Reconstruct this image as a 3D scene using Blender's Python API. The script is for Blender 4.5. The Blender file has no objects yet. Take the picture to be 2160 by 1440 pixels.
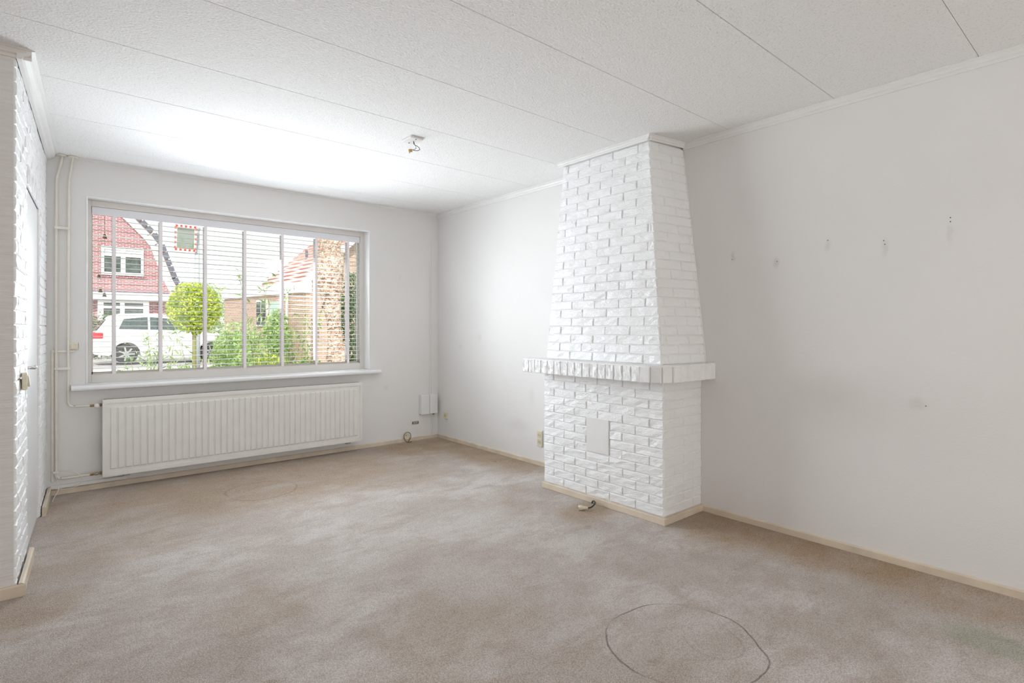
import bpy, math, random
from mathutils import Vector, Matrix, noise as mn
random.seed(7)
PI = math.pi
S = bpy.context.scene
COL = S.collection

# ------------------------------------------------------------------ camera, sky, sun, lights, exposure
YAW = 0.7059
cam_d = bpy.data.cameras.new('camera'); cam = bpy.data.objects.new('camera', cam_d); COL.objects.link(cam)
cam.location = (0, 0, 1.25); cam.rotation_euler = (PI/2, 0, -YAW)
cam_d.sensor_width = 36; cam_d.lens = 36*1155.27/2160
cam_d.shift_y = -(720-691.5)/2160
cam_d.clip_start = 0.02; cam_d.clip_end = 300
S.camera = cam
S.view_settings.view_transform = 'Standard'; S.view_settings.look = 'None'
S.view_settings.exposure = 0.14; S.view_settings.gamma = 1.0; S.view_settings.use_curve_mapping = False
S.cycles.use_denoising = True
S.cycles.use_adaptive_sampling = True; S.cycles.adaptive_threshold = 0.09; S.cycles.adaptive_min_samples = 16
S.cycles.max_bounces = 10; S.cycles.diffuse_bounces = 5; S.cycles.transparent_max_bounces = 24
S.cycles.sample_clamp_indirect = 6.0
W = bpy.data.worlds.new('sky'); S.world = W; W.use_nodes = True
W.node_tree.nodes['Background'].inputs[0].default_value = (0.93, 0.97, 1.0, 1)
W.node_tree.nodes['Background'].inputs[1].default_value = 1.5
def lamp(name, kind, loc, rot, energy, col, size=None, size_y=None):
    l = bpy.data.lights.new(name, kind); o = bpy.data.objects.new(name, l); COL.objects.link(o)
    o.location = loc; o.rotation_euler = rot; l.energy = energy; l.color = col
    if kind == 'AREA':
        l.shape = 'RECTANGLE'; l.size = size; l.size_y = size_y
    return o
sun = lamp('sun', 'SUN', (0, 0, 10), (math.radians(50), 0, math.radians(-28)), 4.2, (1, 0.95, 0.86)); sun.data.angle = 0.01
# daylight that comes in through the front window; plus a fill lamp added behind the camera, at an unseen window
fw = lamp('front_window_daylight', 'AREA', (1.41, 5.39, 1.42), (math.radians(-97), 0, math.radians(12)), 43, (0.88, 0.94, 1.0), 1.9, 0.95); fw.data.spread = math.radians(125)
lamp('front_window_skylight', 'AREA', (1.41, 5.385, 1.45), (math.radians(-98), 0, 0), 20, (0.84, 0.92, 1.0), 1.9, 1.0)
lamp('rear_fill_light', 'AREA', (0.9, -3.3, 1.35), (math.radians(99), 0, 0), 46, (1.0, 0.93, 0.875), 3.2, 1.9)

# ------------------------------------------------------------------ materials
def new_mat(name):
    m = bpy.data.materials.new(name); m.use_nodes = True
    nt = m.node_tree; b = nt.nodes['Principled BSDF']
    return m, nt, b
def N(nt, t, **k):
    n = nt.nodes.new(t)
    for a, v in k.items(): setattr(n, a, v)
    return n
def noise_n(nt, vec, scale, detail=3, rough=0.5, dist=0.0):
    n = N(nt, 'ShaderNodeTexNoise'); n.inputs['Scale'].default_value = scale; n.inputs['Detail'].default_value = detail
    n.inputs['Roughness'].default_value = rough; n.inputs['Distortion'].default_value = dist
    if vec is not None: nt.links.new(vec, n.inputs['Vector'])
    return n.outputs['Fac']
def mapr(nt, v, a, b, c=0.0, d=1.0, smooth=True):
    n = N(nt, 'ShaderNodeMapRange'); n.interpolation_type = 'SMOOTHSTEP' if smooth else 'LINEAR'
    nt.links.new(v, n.inputs[0]); n.inputs[1].default_value = a; n.inputs[2].default_value = b
    n.inputs[3].default_value = c; n.inputs[4].default_value = d
    return n.outputs[0]
def mixc(nt, f, a, b, blend='MIX'):
    n = N(nt, 'ShaderNodeMix', data_type='RGBA', blend_type=blend)
    if isinstance(f, float): n.inputs[0].default_value = f
    else: nt.links.new(f, n.inputs[0])
    for i, v in ((6, a), (7, b)):
        if isinstance(v, tuple): n.inputs[i].default_value = (*v[:3], 1)
        else: nt.links.new(v, n.inputs[i])
    return n.outputs[2]
def mth(nt, op, a, b=None):
    n = N(nt, 'ShaderNodeMath', operation=op)
    for i, v in ((0, a), (1, b)):
        if v is None: continue
        if isinstance(v, (int, float)): n.inputs[i].default_value = v
        else: nt.links.new(v, n.inputs[i])
    return n.outputs[0]
def pos(nt, scale=(1, 1, 1)):
    g = N(nt, 'ShaderNodeNewGeometry')
    if scale == (1, 1, 1): return g.outputs['Position']
    m = N(nt, 'ShaderNodeVectorMath', operation='MULTIPLY'); nt.links.new(g.outputs['Position'], m.inputs[0]); m.inputs[1].default_value = scale
    return m.outputs[0]
def bump(nt, b, h, strength, dist):
    n = N(nt, 'ShaderNodeBump'); n.inputs['Strength'].default_value = strength; n.inputs['Distance'].default_value = dist
    nt.links.new(h, n.inputs['Height']); nt.links.new(n.outputs[0], b.inputs['Normal'])
def blob(nt, vec, c, r, soft=0.6):
    """1 inside an ellipsoid around c with radii r, fading out to 0 at its rim"""
    s = N(nt, 'ShaderNodeVectorMath', operation='SUBTRACT'); nt.links.new(vec, s.inputs[0]); s.inputs[1].default_value = c
    m = N(nt, 'ShaderNodeVectorMath', operation='DIVIDE'); nt.links.new(s.outputs[0], m.inputs[0]); m.inputs[1].default_value = r
    l = N(nt, 'ShaderNodeVectorMath', operation='LENGTH'); nt.links.new(m.outputs[0], l.inputs[0])
    return mapr(nt, l.outputs['Value'], 1.0-soft, 1.0, 1.0, 0.0)
def warp(nt, vec, scale, amt):
    n = N(nt, 'ShaderNodeTexNoise'); n.inputs['Scale'].default_value = scale; n.inputs['Detail'].default_value = 3
    nt.links.new(vec, n.inputs['Vector'])
    s = N(nt, 'ShaderNodeVectorMath', operation='SUBTRACT'); nt.links.new(n.outputs['Color'], s.inputs[0]); s.inputs[1].default_value = (.5, .5, .5)
    m = N(nt, 'ShaderNodeVectorMath', operation='SCALE'); nt.links.new(s.outputs[0], m.inputs[0]); m.inputs['Scale'].default_value = amt
    a = N(nt, 'ShaderNodeVectorMath', operation='ADD'); nt.links.new(vec, a.inputs[0]); nt.links.new(m.outputs[0], a.inputs[1])
    return a.outputs[0]
def simple(name, col, rough=0.5, metal=0.0, var=0.0, vs=20, bs=0.0, bsc=200, bd=0.001, spec=0.5):
    m, nt, b = new_mat(name)
    b.inputs['Roughness'].default_value = rough; b.inputs['Metallic'].default_value = metal
    b.inputs['Specular IOR Level'].default_value = spec
    b.inputs['Base Color'].default_value = (*col, 1)
    p = pos(nt)
    if var > 0:
        f = noise_n(nt, p, vs, 4)
        c = mixc(nt, mapr(nt, f, .3, .7), tuple(x*(1-var) for x in col), tuple(min(1, x*(1+var*.5)) for x in col))
        nt.links.new(c, b.inputs['Base Color'])
    if bs > 0: bump(nt, b, noise_n(nt, p, bsc, 3), bs, bd)
    return m
M = {}
WHITE = (0.80, 0.79, 0.775)
# plaster wall, fine woodchip relief, a few smudges and old fixing holes on the right-hand wall
def wall_mat():
    m, nt, b = new_mat('painted_woodchip_plaster'); p = pos(nt)
    b.inputs['Roughness'].default_value = 0.75; b.inputs['Specular IOR Level'].default_value = .25
    col = mixc(nt, mapr(nt, noise_n(nt, p, .9, 3), .35, .65), (.775, .76, .745), (.80, .785, .77))
    wp = warp(nt, p, 14, .05)
    X = 3.434
    msk = None
    for c, r, k in [((X, 1.797, 1.715), (.1, .022, .055), .22), ((X, 1.516, 1.645), (.1, .03, .06), .2), ((X, 1.222, 1.73), (.1, .025, .06), .14),
                    ((X, .941, 1.68), (.1, .03, .07), .16), ((X, .663, 1.72), (.1, .02, .07), .12), ((X, .80, .86), (.1, .06, .05), .13),
                    ((X, 4.55, 1.15), (.1, .05, .06), .08), ((X, 3.75, .62), (.1, .06, .12), .08), ((X, 3.95, .33), (.1, .22, .1), .1),
                    ((X, 4.9, 1.05), (.1, .05, .05), .07), ((.35, 5.35, .35), (.12, .1, .16), .12), ((2.78, 5.35, .62), (.04, .1, .04), .1),
                    ((2.95, 5.35, 1.8), (.03, .1, .04), .1), ((.3, 5.346, .74), (.14, .1, .04), .1)]:
        q = mth(nt, 'MULTIPLY', blob(nt, wp, c, r, .9), k)
        msk = q if msk is None else mth(nt, 'ADD', msk, q)
    col = mixc(nt, msk, col, (.30, .24, .19))
    hol = None
    for c in [(X, 1.80, 1.70), (X, 1.51, 1.66), (X, 1.222, 1.755), (X, .945, 1.72), (X, .94, 1.70), (X, .66, 1.80), (X, .66, 1.78), (X, .76, .85)]:
        q = blob(nt, p, c, (.1, .0035, .0035), .3)
        hol = q if hol is None else mth(nt, 'MAXIMUM', hol, q)
    col = mixc(nt, hol, col, (.12, .09, .07))
    nt.links.new(col, b.inputs['Base Color'])
    h = mth(nt, 'ADD', noise_n(nt, p, 110, 3, .6), mth(nt, 'MULTIPLY', noise_n(nt, p, 28, 2), .6))
    bump(nt, b, h, .35, .0025)
    return m
M['wall'] = wall_mat()
def stroke_mat():
    m, nt, b = new_mat('brushed_wallpaper'); b.inputs['Roughness'].default_value = .7
    p = pos(nt, (5, 5, 55))
    nt.links.new(mixc(nt, mapr(nt, noise_n(nt, p, 1.3, 4), .3, .7), (.74, .715, .70), (.79, .77, .755)), b.inputs['Base Color'])
    bump(nt, b, noise_n(nt, p, 2.2, 4, .6), .7, .006)
    return m
M['stroke'] = stroke_mat()
def ceil_mat():
    m, nt, b = new_mat('stippled_ceiling_board'); p = pos(nt)
    b.inputs['Roughness'].default_value = .8; b.inputs['Specular IOR Level'].default_value = .2
    v = N(nt, 'ShaderNodeTexVoronoi'); v.inputs['Scale'].default_value = 95; nt.links.new(p, v.inputs['Vector'])
    n1 = noise_n(nt, p, 115, 3, .65)
    pit = mth(nt, 'MULTIPLY', mapr(nt, n1, .56, .66), .5)  # pits darkened in the colour, standing in for shade in the relief
    nt.links.new(mixc(nt, pit, (.87, .865, .855), (.60, .59, .58)), b.inputs['Base Color'])
    bump(nt, b, mth(nt, 'ADD', mth(nt, 'MULTIPLY', n1, -1.0), mth(nt, 'MULTIPLY', v.outputs['Distance'], .5)), .8, .004)
    return m
M['ceiling'] = ceil_mat()
def paint_brick_mat(name, horiz=True):
    m, nt, b = new_mat(name)
    b.inputs['Roughness'].default_value = .42; b.inputs['Specular IOR Level'].default_value = .5
    p = pos(nt, (7, 7, 17) if horiz else (22, 22, 6))
    p0 = pos(nt)
    nt.links.new(mixc(nt, mapr(nt, noise_n(nt, p0, 6, 4), .3, .7), (.87, .87, .87), (.90, .90, .905)), b.inputs['Base Color'])
    w = warp(nt, p, 1.2, 1.6)
    n1 = noise_n(nt, w, 2.4, 3, .55)
    ridge = mth(nt, 'ABSOLUTE', mth(nt, 'SUBTRACT', n1, .5))
    h = mth(nt, 'ADD', mapr(nt, ridge, 0, .12), mth(nt, 'MULTIPLY', noise_n(nt, p0, 160, 2), .25))
    bump(nt, b, h, .42, .004)
    return m
M['brick'] = paint_brick_mat('white_painted_brick')
M['soldier'] = paint_brick_mat('white_painted_upright_brick', False)
M['mortar'] = simple('white_painted_mortar', (.86, .855, .85), .6, var=.03, bs=.3, bsc=90, bd=.003)
M['trim'] = simple('white_gloss_trim', (.80, .79, .775), .4, var=.02, vs=8)
M['sill'] = simple('white_gloss_sill', (.86, .865, .87), .22)
M['frame'] = simple('off_white_window_paint', (.74, .70, .665), .4, var=.03, vs=6)
M['board'] = simple('cream_baseboard_paint', (.70, .60, .48), .45, var=.10, vs=7, bs=.1, bsc=60)
M['door'] = simple('white_door_paint', (.80, .805, .815), .35, var=.015, vs=3)
M['cream'] = simple('yellowed_cream_plastic', (.74, .68, .52), .4, var=.08, vs=60)
M['cream2'] = simple('socket_recess_plastic', (.62, .56, .40), .5)
M['creamp'] = simple('cream_pipe_paint', (.80, .755, .68), .35, var=.05, vs=20)
M['whitep'] = simple('white_plastic', (.80, .80, .79), .35)
M['rad'] = simple('radiator_enamel', (.80, .785, .75), .3, var=.03, vs=9)
M['dark'] = simple('dark_gap', (.05, .045, .04), .8)
M['grille'] = simple('dark_radiator_grille', (.42, .39, .35), .5)  # one darker grey-brown for the grille and brackets
M['chrome'] = simple('chrome', (.7, .7, .72), .16, 1.0)
M['brass'] = simple('tarnished_brass', (.42, .27, .16), .45, .6, var=.3, vs=70)
M['black'] = simple('black_rubber', (.02, .018, .016), .5)
M['greymetal'] = simple('grey_metal_cover', (.42, .38, .35), .5, .3, var=.2, vs=80)
M['terminal'] = simple('amber_terminal_block', (.62, .40, .13), .35, var=.3, vs=200)
M['tape'] = simple('ladder_tape_cloth', (.88, .83, .84), .8, bs=.3, bsc=500)
M['slat'] = simple('white_slat_paint', (.92, .91, .90), .35)
M['valance'] = simple('valance_white', (.80, .80, .84), .4)
M['rail'] = simple('bottom_rail_beige', (.56, .51, .44), .5)
def carpet_mat():
    m, nt, b = new_mat('worn_beige_carpet'); p = pos(nt)
    b.inputs['Roughness'].default_value = .95; b.inputs['Specular IOR Level'].default_value = .1
    try:
        b.inputs['Sheen Weight'].default_value = .15; b.inputs['Sheen Roughness'].default_value = .6
    except Exception: pass
    wp = warp(nt, p, 2.6, .32)
    big = mapr(nt, noise_n(nt, warp(nt, p, 1.2, .8), 1.6, 5, .6), .36, .66)
    col = mixc(nt, big, (.65, .565, .505), (.86, .795, .755))
    mid = mapr(nt, noise_n(nt, warp(nt, pos(nt, (1, 2.0, 1)), 4, .35), 4.2, 5, .65), .42, .68)
    col = mixc(nt, mth(nt, 'MULTIPLY', mid, .6), col, (.53, .42, .345))
    tan = None
    for c, r, k in [((1.35, 4.75, 0), (1.9, .95, 1), .75), ((.35, 4.9, 0), (.6, .6, 1), .6), ((3.1, 5.0, 0), (.75, .5, 1), .95), ((3.35, 4.3, 0), (.42, 1.1, 1), .95),
                    ((1.9, 4.35, 0), (.7, .3, 1), .55), ((2.2, 4.0, 0), (.5, .25, 1), .5), ((2.83, 2.5, 0), (.28, .24, 1), .75), ((3.3, 1.75, 0), (.5, .42, 1), 1.0),  # last patch, right of the fireplace foot: tan plus painted shade
                    ((3.36, 1.2, 0), (.42, .8, 1), 1.0), ((3.3, .55, 0), (.4, .5, 1), .7), ((.75, 2.6, 0), (.35, .3, 1), .3), ((1.3, 1.9, 0), (.4, .35, 1), .28),
                    ((1.0, 1.7, 0), (.3, .3, 1), .25), ((.3, 3.9, 0), (.5, .5, 1), .35), ((2.5, 2.95, 0), (.25, .3, 1), .2), ((-.1, 3.2, 0), (.3, .25, 1), .6)]:
        q = mth(nt, 'MULTIPLY', blob(nt, wp, c, (r[0]*1.15, r[1]*1.15, 1), .62), k)
        tan = q if tan is None else mth(nt, 'MAXIMUM', tan, q)
    tan = mth(nt, 'MULTIPLY', tan, mapr(nt, noise_n(nt, p, 5, 4, .6), .3, .6, .7, 1.0))
    col = mixc(nt, tan, col, (.47, .305, .155))
    lightp = None
    for c, r, k in [((2.1, 2.9, 0), (.5, .35, 1), .5), ((1.75, 3.5, 0), (.6, .2, 1), .4), ((1.1, 2.9, 0), (.35, .5, 1), .3), ((1.35, 4.45, 0), (.25, .12, 1), .35), ((.5, 4.5, 0), (.22, .14, 1), .3), ((1.6, 2.2, 0), (.3, .4, 1), .4)]:
        q = mth(nt, 'MULTIPLY', blob(nt, wp, c, r, .8), k)
        lightp = q if lightp is None else mth(nt, 'MAXIMUM', lightp, q)
    col = mixc(nt, lightp, col, (.80, .74, .69))
    wsm = warp(nt, p, 9, .12)
    col = mixc(nt, mth(nt, 'MULTIPLY', blob(nt, wsm, (2.86, .42, 0), (.17, .25, 1), .8), .5), col, (.26, .33, .17))
    for c, k in [((2.60, 2.30, 0), .5), ((1.12, 1.12, 0), .35), ((.62, 2.02, 0), .45), ((.36, 1.96, 0), .35), ((1.75, 1.22, 0), .4), ((2.75, 1.05, 0), .25), ((3.2, 4.0, 0), .5)]:
        col = mixc(nt, mth(nt, 'MULTIPLY', blob(nt, wsm, c, (.045, .03, 1), .9), k), col, (.30, .16, .07))
    # imprints left by round furniture: a crease in the pile
    def ring(c, r, w, phase, vec):
        s = N(nt, 'ShaderNodeVectorMath', operation='SUBTRACT'); nt.links.new(vec, s.inputs[0]); s.inputs[1].default_value = c
        l = N(nt, 'ShaderNodeVectorMath', operation='LENGTH'); nt.links.new(s.outputs[0], l.inputs[0])
        d = mth(nt, 'ABSOLUTE', mth(nt, 'SUBTRACT', l.outputs['Value'], r))
        br = mapr(nt, noise_n(nt, s.outputs[0], phase, 2), .38, .52, .15, 1.0)
        return mth(nt, 'MULTIPLY', mapr(nt, d, w*.3, w, 1, 0), br)
    wr = warp(nt, p, 3.0, .09)
    rg = ring((1.93, 1.215, 0), .297, .0045, 3.0, wr)
    rg = mth(nt, 'MAXIMUM', rg, mth(nt, 'MULTIPLY', ring((2.03, 1.14, 0), .115, .0045, 4.0, wr), .35))
    rg = mth(nt, 'MAXIMUM', rg, mth(nt, 'MULTIPLY', ring((1.27, 4.47, 0), .25, .012, 3.0, wr), .45))
    col = mixc(nt, mth(nt, 'MULTIPLY', rg, .75), col, (.17, .11, .07))
    # pile
    v = N(nt, 'ShaderNodeTexVoronoi'); v.inputs['Scale'].default_value = 190; nt.links.new(warp(nt, p, 60, .012), v.inputs['Vector'])
    sp = noise_n(nt, p, 240, 3, .7)
    spk = mapr(nt, mth(nt, 'ADD', mth(nt, 'MULTIPLY', v.outputs['Distance'], .55), mth(nt, 'MULTIPLY', sp, .9)), .45, .95)
    col = mixc(nt, spk, mixc(nt, .16, col, (1, .97, .93)), mixc(nt, .45, col, (.12, .09, .07)))
    nt.links.new(col, b.inputs['Base Color'])
    h = mth(nt, 'SUBTRACT', mth(nt, 'MULTIPLY', spk, -1.0), mth(nt, 'MULTIPLY', rg, 3.0))
    h = mth(nt, 'ADD', h, mth(nt, 'MULTIPLY', noise_n(nt, p, 14, 4, .6), 3.0))
    bump(nt, b, h, .75, .004)
    return m
M['carpet'] = carpet_mat()
def glass_mat(name, tint=(1, 1, 1)):
    m = bpy.data.materials.new(name); m.use_nodes = True; nt = m.node_tree; nt.nodes.clear()
    o = N(nt, 'ShaderNodeOutputMaterial'); t = N(nt, 'ShaderNodeBsdfTransparent'); g = N(nt, 'ShaderNodeBsdfGlossy')
    t.inputs[0].default_value = (*tint, 1); g.inputs['Roughness'].default_value = .02
    mx = N(nt, 'ShaderNodeMixShader'); f = N(nt, 'ShaderNodeFresnel'); f.inputs[0].default_value = 1.3
    nt.links.new(f.outputs[0], mx.inputs[0]); nt.links.new(t.outputs[0], mx.inputs[1]); nt.links.new(g.outputs[0], mx.inputs[2]); nt.links.new(mx.outputs[0], o.inputs[0])
    return m
M['glass'] = glass_mat('window_glass', (.97, .985, .975))
def facade_brick(name, c1, c2, mort, axis='x', scale=1.0):
    m, nt, b = new_mat(name); b.inputs['Roughness'].default_value = .85
    g = N(nt, 'ShaderNodeNewGeometry'); s = N(nt, 'ShaderNodeSeparateXYZ'); nt.links.new(g.outputs['Position'], s.inputs[0])
    c = N(nt, 'ShaderNodeCombineXYZ'); nt.links.new(mth(nt, 'ADD', s.outputs[0], s.outputs[1]) if axis == 'xy' else s.outputs[0 if axis == 'x' else 1], c.inputs[0]); nt.links.new(s.outputs[2], c.inputs[1])
    t = N(nt, 'ShaderNodeTexBrick'); nt.links.new(c.outputs[0], t.inputs['Vector'])
    t.inputs['Color1'].default_value = (*c1, 1); t.inputs['Color2'].default_value = (*c2, 1); t.inputs['Mortar'].default_value = (*mort, 1)
    t.inputs['Scale'].default_value = 1.0; t.inputs['Brick Width'].default_value = .22*scale; t.inputs['Row Height'].default_value = .0625*scale
    t.inputs['Mortar Size'].default_value = .009*scale; t.inputs['Bias'].default_value = 0.0
    nt.links.new(t.outputs['Color'], b.inputs['Base Color']); bump(nt, b, t.outputs['Fac'], -.4, .01)
    return m
M['redbrick'] = facade_brick('red_facade_brick', (.30, .07, .085), (.38, .115, .13), (.68, .60, .60), 'xy')
M['tanbrick'] = facade_brick('tan_facade_brick', (.36, .22, .16), (.45, .29, .22), (.55, .47, .40), 'xy')
M['rooftile'] = None
def roof_mat():
    m, nt, b = new_mat('pale_red_roof_tile'); b.inputs['Roughness'].default_value = .8
    w = N(nt, 'ShaderNodeTexWave', wave_type='BANDS', bands_direction='Z'); w.inputs['Scale'].default_value = 1.6; nt.links.new(pos(nt), w.inputs['Vector'])
    nt.links.new(mixc(nt, mapr(nt, w.outputs['Fac'], .2, .8), (.50, .27, .24), (.72, .47, .42)), b.inputs['Base Color'])
    bump(nt, b, w.outputs['Fac'], .5, .04)
    return m
M['rooftile'] = roof_mat()
M['slate'] = simple('dark_grey_verge_tile', (.13, .13, .17), .6)
M['ewhite'] = simple('white_exterior_paint', (.82, .82, .82), .5)
M['epane'] = simple('dark_house_glazing', (.10, .12, .11), .06, 0, var=.6, vs=3)
M['carpaint'] = simple('white_car_paint', (.80, .80, .81), .18)
M['carglass'] = simple('tinted_car_glass', (.05, .07, .07), .05)
M['redlens'] = simple('red_lamp_lens', (.55, .03, .04), .15)
M['tyre'] = simple('black_tyre', (.03, .03, .03), .8)
M['alloy'] = simple('silver_wheel_alloy', (.55, .56, .58), .3, .7)
M['post'] = simple('grey_lamp_post_paint', (.40, .42, .45), .5, .2)
M['mirror'] = simple('street_mirror_face', (.85, .87, .86), .04, 1.0)
M['stripe'] = simple('red_reflective_stripe', (.72, .07, .05), .4)
M['paving'] = simple('pale_concrete_paving', (.62, .60, .57), .85, var=.12, vs=2)
M['soil'] = simple('dark_garden_soil', (.16, .12, .08), .95, var=.4, vs=8, bs=.6, bsc=20, bd=.03)
M['lawn'] = simple('mown_grass', (.16, .28, .07), .9, var=.4, vs=12, bs=.8, bsc=60, bd=.03)
M['asphalt'] = simple('grey_street_asphalt', (.36, .35, .35), .9, var=.15, vs=5)
M['bell'] = simple('olive_glazed_bell', (.17, .16, .08), .4)
def leaf_mat(name, ca, cb):
    m, nt, b = new_mat(name); g = N(nt, 'ShaderNodeNewGeometry')
    nt.links.new(mixc(nt, g.outputs['Random Per Island'], ca, cb), b.inputs['Base Color']); b.inputs['Roughness'].default_value = .6
    tr = N(nt, 'ShaderNodeBsdfTranslucent'); nt.links.new(mixc(nt, g.outputs['Random Per Island'], ca, cb), tr.inputs[0])
    mx = N(nt, 'ShaderNodeMixShader'); mx.inputs[0].default_value = .3
    nt.links.new(b.outputs[0], mx.inputs[1]); nt.links.new(tr.outputs[0], mx.inputs[2]); nt.links.new(mx.outputs[0], nt.nodes['Material Output'].inputs[0])
    return m
M['lime'] = leaf_mat('lime_yellow_leaf', (.30, .42, .06), (.72, .74, .12))
M['green'] = leaf_mat('fresh_green_leaf', (.14, .28, .08), (.55, .68, .26))
M['pale'] = leaf_mat('pale_green_leaf', (.30, .42, .18), (.72, .80, .48))
M['deep'] = leaf_mat('dark_hedge_leaf', (.04, .10, .04), (.16, .26, .09))
M['stalk'] = simple('green_brown_stalk', (.25, .24, .10), .7)
def bark_mat():
    m, nt, b = new_mat('flaky_red_pine_bark'); b.inputs['Roughness'].default_value = .9
    v = N(nt, 'ShaderNodeTexVoronoi', feature='DISTANCE_TO_EDGE'); v.inputs['Scale'].default_value = 17; nt.links.new(warp(nt, pos(nt, (1.6, 1.6, 1)), 6, .12), v.inputs['Vector'])
    f = noise_n(nt, pos(nt), 13, 5, .6)
    c = mixc(nt, mapr(nt, f, .38, .6), (.44, .22, .15), (.70, .52, .42))
    c = mixc(nt, mapr(nt, v.outputs['Distance'], 0, .07, 1, 0), c, (.80, .70, .62))
    nt.links.new(c, b.inputs['Base Color']); bump(nt, b, v.outputs['Distance'], .8, .05)
    return m
M['bark'] = bark_mat()

# ------------------------------------------------------------------ mesh helpers
WL = {}                                                                  # world location of every object made here
def link(o, parent, loc):
    COL.objects.link(o)
    if parent is not None:
        o.parent = parent; o.location = Vector(loc)-WL[parent.name]
    else: o.location = loc
    WL[o.name] = Vector(loc)
def mk(name, vf, mat, parent=None, loc=None, smooth=False, kind=None, label=None, bevel=0.0):
    """one mesh object out of world-space verts and faces"""
    v, f = vf
    if loc is None: loc = WL[parent.name] if parent is not None else sum((Vector(a) for a in v), Vector())/len(v)
    loc = Vector(loc)
    me = bpy.data.meshes.new(name); me.from_pydata([tuple(Vector(a)-loc) for a in v], [], f); me.update()
    if smooth: me.polygons.foreach_set('use_smooth', [True]*len(me.polygons))
    me.materials.append(mat)
    o = bpy.data.objects.new(name, me); link(o, parent, loc)
    if kind: o['kind'] = kind
    if label: o['label'] = label
    if bevel:
        b = o.modifiers.new('bevel', 'BEVEL'); b.width = bevel; b.segments = 2; b.limit_method = 'ANGLE'
    return o
def thing(name, loc, label, cat, group=None, kind=None):
    o = bpy.data.objects.new(name, None); o.empty_display_size = .05; link(o, None, loc)
    if kind: o['kind'] = kind
    if label: o['label'] = label
    if cat: o['category'] = cat
    if group: o['group'] = group
    return o
def J(*parts):
    V, F = [], []
    for v, f in parts:
        n = len(V); V += list(v); F += [tuple(i+n for i in q) for q in f]
    return V, F
def box(x0, y0, z0, x1, y1, z1):
    v = [(x0, y0, z0), (x1, y0, z0), (x1, y1, z0), (x0, y1, z0), (x0, y0, z1), (x1, y0, z1), (x1, y1, z1), (x0, y1, z1)]
    return v, [(0, 3, 2, 1), (4, 5, 6, 7), (0, 1, 5, 4), (1, 2, 6, 5), (2, 3, 7, 6), (3, 0, 4, 7)]
def obox(c, ux, uy, uz, sx, sy, sz):
    c, ux, uy, uz = Vector(c), Vector(ux), Vector(uy), Vector(uz)
    v = [c+ux*(a*sx/2)+uy*(b*sy/2)+uz*(d*sz/2) for d in (-1, 1) for a, b in ((-1, -1), (1, -1), (1, 1), (-1, 1))]
    return v, [(0, 3, 2, 1), (4, 5, 6, 7), (0, 1, 5, 4), (1, 2, 6, 5), (2, 3, 7, 6), (3, 0, 4, 7)]
def prism(poly, axis, a, b):
    """poly: 2D points; axis: the extruded one. For 'y' the points are (x,z), for 'x' (y,z), for 'z' (x,y)"""
    def p(q, t):
        return (q[0], t, q[1]) if axis == 'y' else (t, q[0], q[1]) if axis == 'x' else (q[0], q[1], t)
    n = len(poly)
    v = [p(q, a) for q in poly]+[p(q, b) for q in poly]
    return v, [tuple(range(n))[::-1], tuple(range(n, 2*n))]+[(i, (i+1) % n, n+(i+1) % n, n+i) for i in range(n)]
def tube(pts, r, seg=8, cap=True):
    pts = [Vector(p) for p in pts]; rr = r if isinstance(r, (list, tuple)) else [r]*len(pts)
    V, F = [], []; up = None
    for i, p in enumerate(pts):
        t = (pts[min(i+1, len(pts)-1)]-pts[max(i-1, 0)]).normalized()
        if up is None: up = t.orthogonal().normalized()
        up = (up-t*up.dot(t)).normalized(); s = t.cross(up)
        for k in range(seg):
            a = 2*PI*k/seg; V.append(p+(up*math.cos(a)+s*math.sin(a))*rr[i])
    for i in range(len(pts)-1):
        for k in range(seg):
            k2 = (k+1) % seg; F.append((i*seg+k, i*seg+k2, (i+1)*seg+k2, (i+1)*seg+k))
    if cap: F += [tuple(range(seg))[::-1], tuple((len(pts)-1)*seg+k for k in range(seg))]
    return V, F
def bend(pts, r=.03, n=5):
    """round the corners of a polyline"""
    pts = [Vector(p) for p in pts]; out = [pts[0]]
    for a, b, c in zip(pts, pts[1:], pts[2:]):
        d1 = min(r, (a-b).length/2); d2 = min(r, (c-b).length/2)
        p, q = b+(a-b).normalized()*d1, b+(c-b).normalized()*d2
        for k in range(n+1):
            t = k/n; out.append(p*(1-t)**2+b*(2*t*(1-t))+q*t*t)
    return out+[pts[-1]]
def spline(pts, n=8):
    P = [Vector(p) for p in pts]; P = [P[0]*2-P[1]]+P+[P[-1]*2-P[-2]]; out = []
    for i in range(1, len(P)-2):
        for k in range(n):
            t = k/n; a, b, c, d = P[i-1], P[i], P[i+1], P[i+2]
            out.append(.5*((2*b)+(c-a)*t+(2*a-5*b+4*c-d)*t*t+(3*b-a-3*c+d)*t**3))
    return out+[P[-2]]
def disc(c, n, r, th, seg=24, inner=None):
    """a disc, its axis along n, its back at c and its front th further on"""
    c, n = Vector(c), Vector(n).normalized(); return tube([c, c+n*th*.7, c+n*th], [r, r, r*.88], seg)
def sphere(c, r, seg=12, rings=8):
    V, F = [], []; c = Vector(c); r = Vector(r) if not isinstance(r, (int, float)) else Vector((r, r, r))
    for i in range(rings+1):
        a = PI*i/rings
        for k in range(seg):
            b = 2*PI*k/seg; V.append(c+Vector((r.x*math.sin(a)*math.cos(b), r.y*math.sin(a)*math.sin(b), r.z*math.cos(a))))
    for i in range(rings):
        for k in range(seg): F.append((i*seg+k, (i+1)*seg+k, (i+1)*seg+(k+1) % seg, i*seg+(k+1) % seg))
    return V, F
def struct(o): o['kind'] = 'structure'; return o

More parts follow.
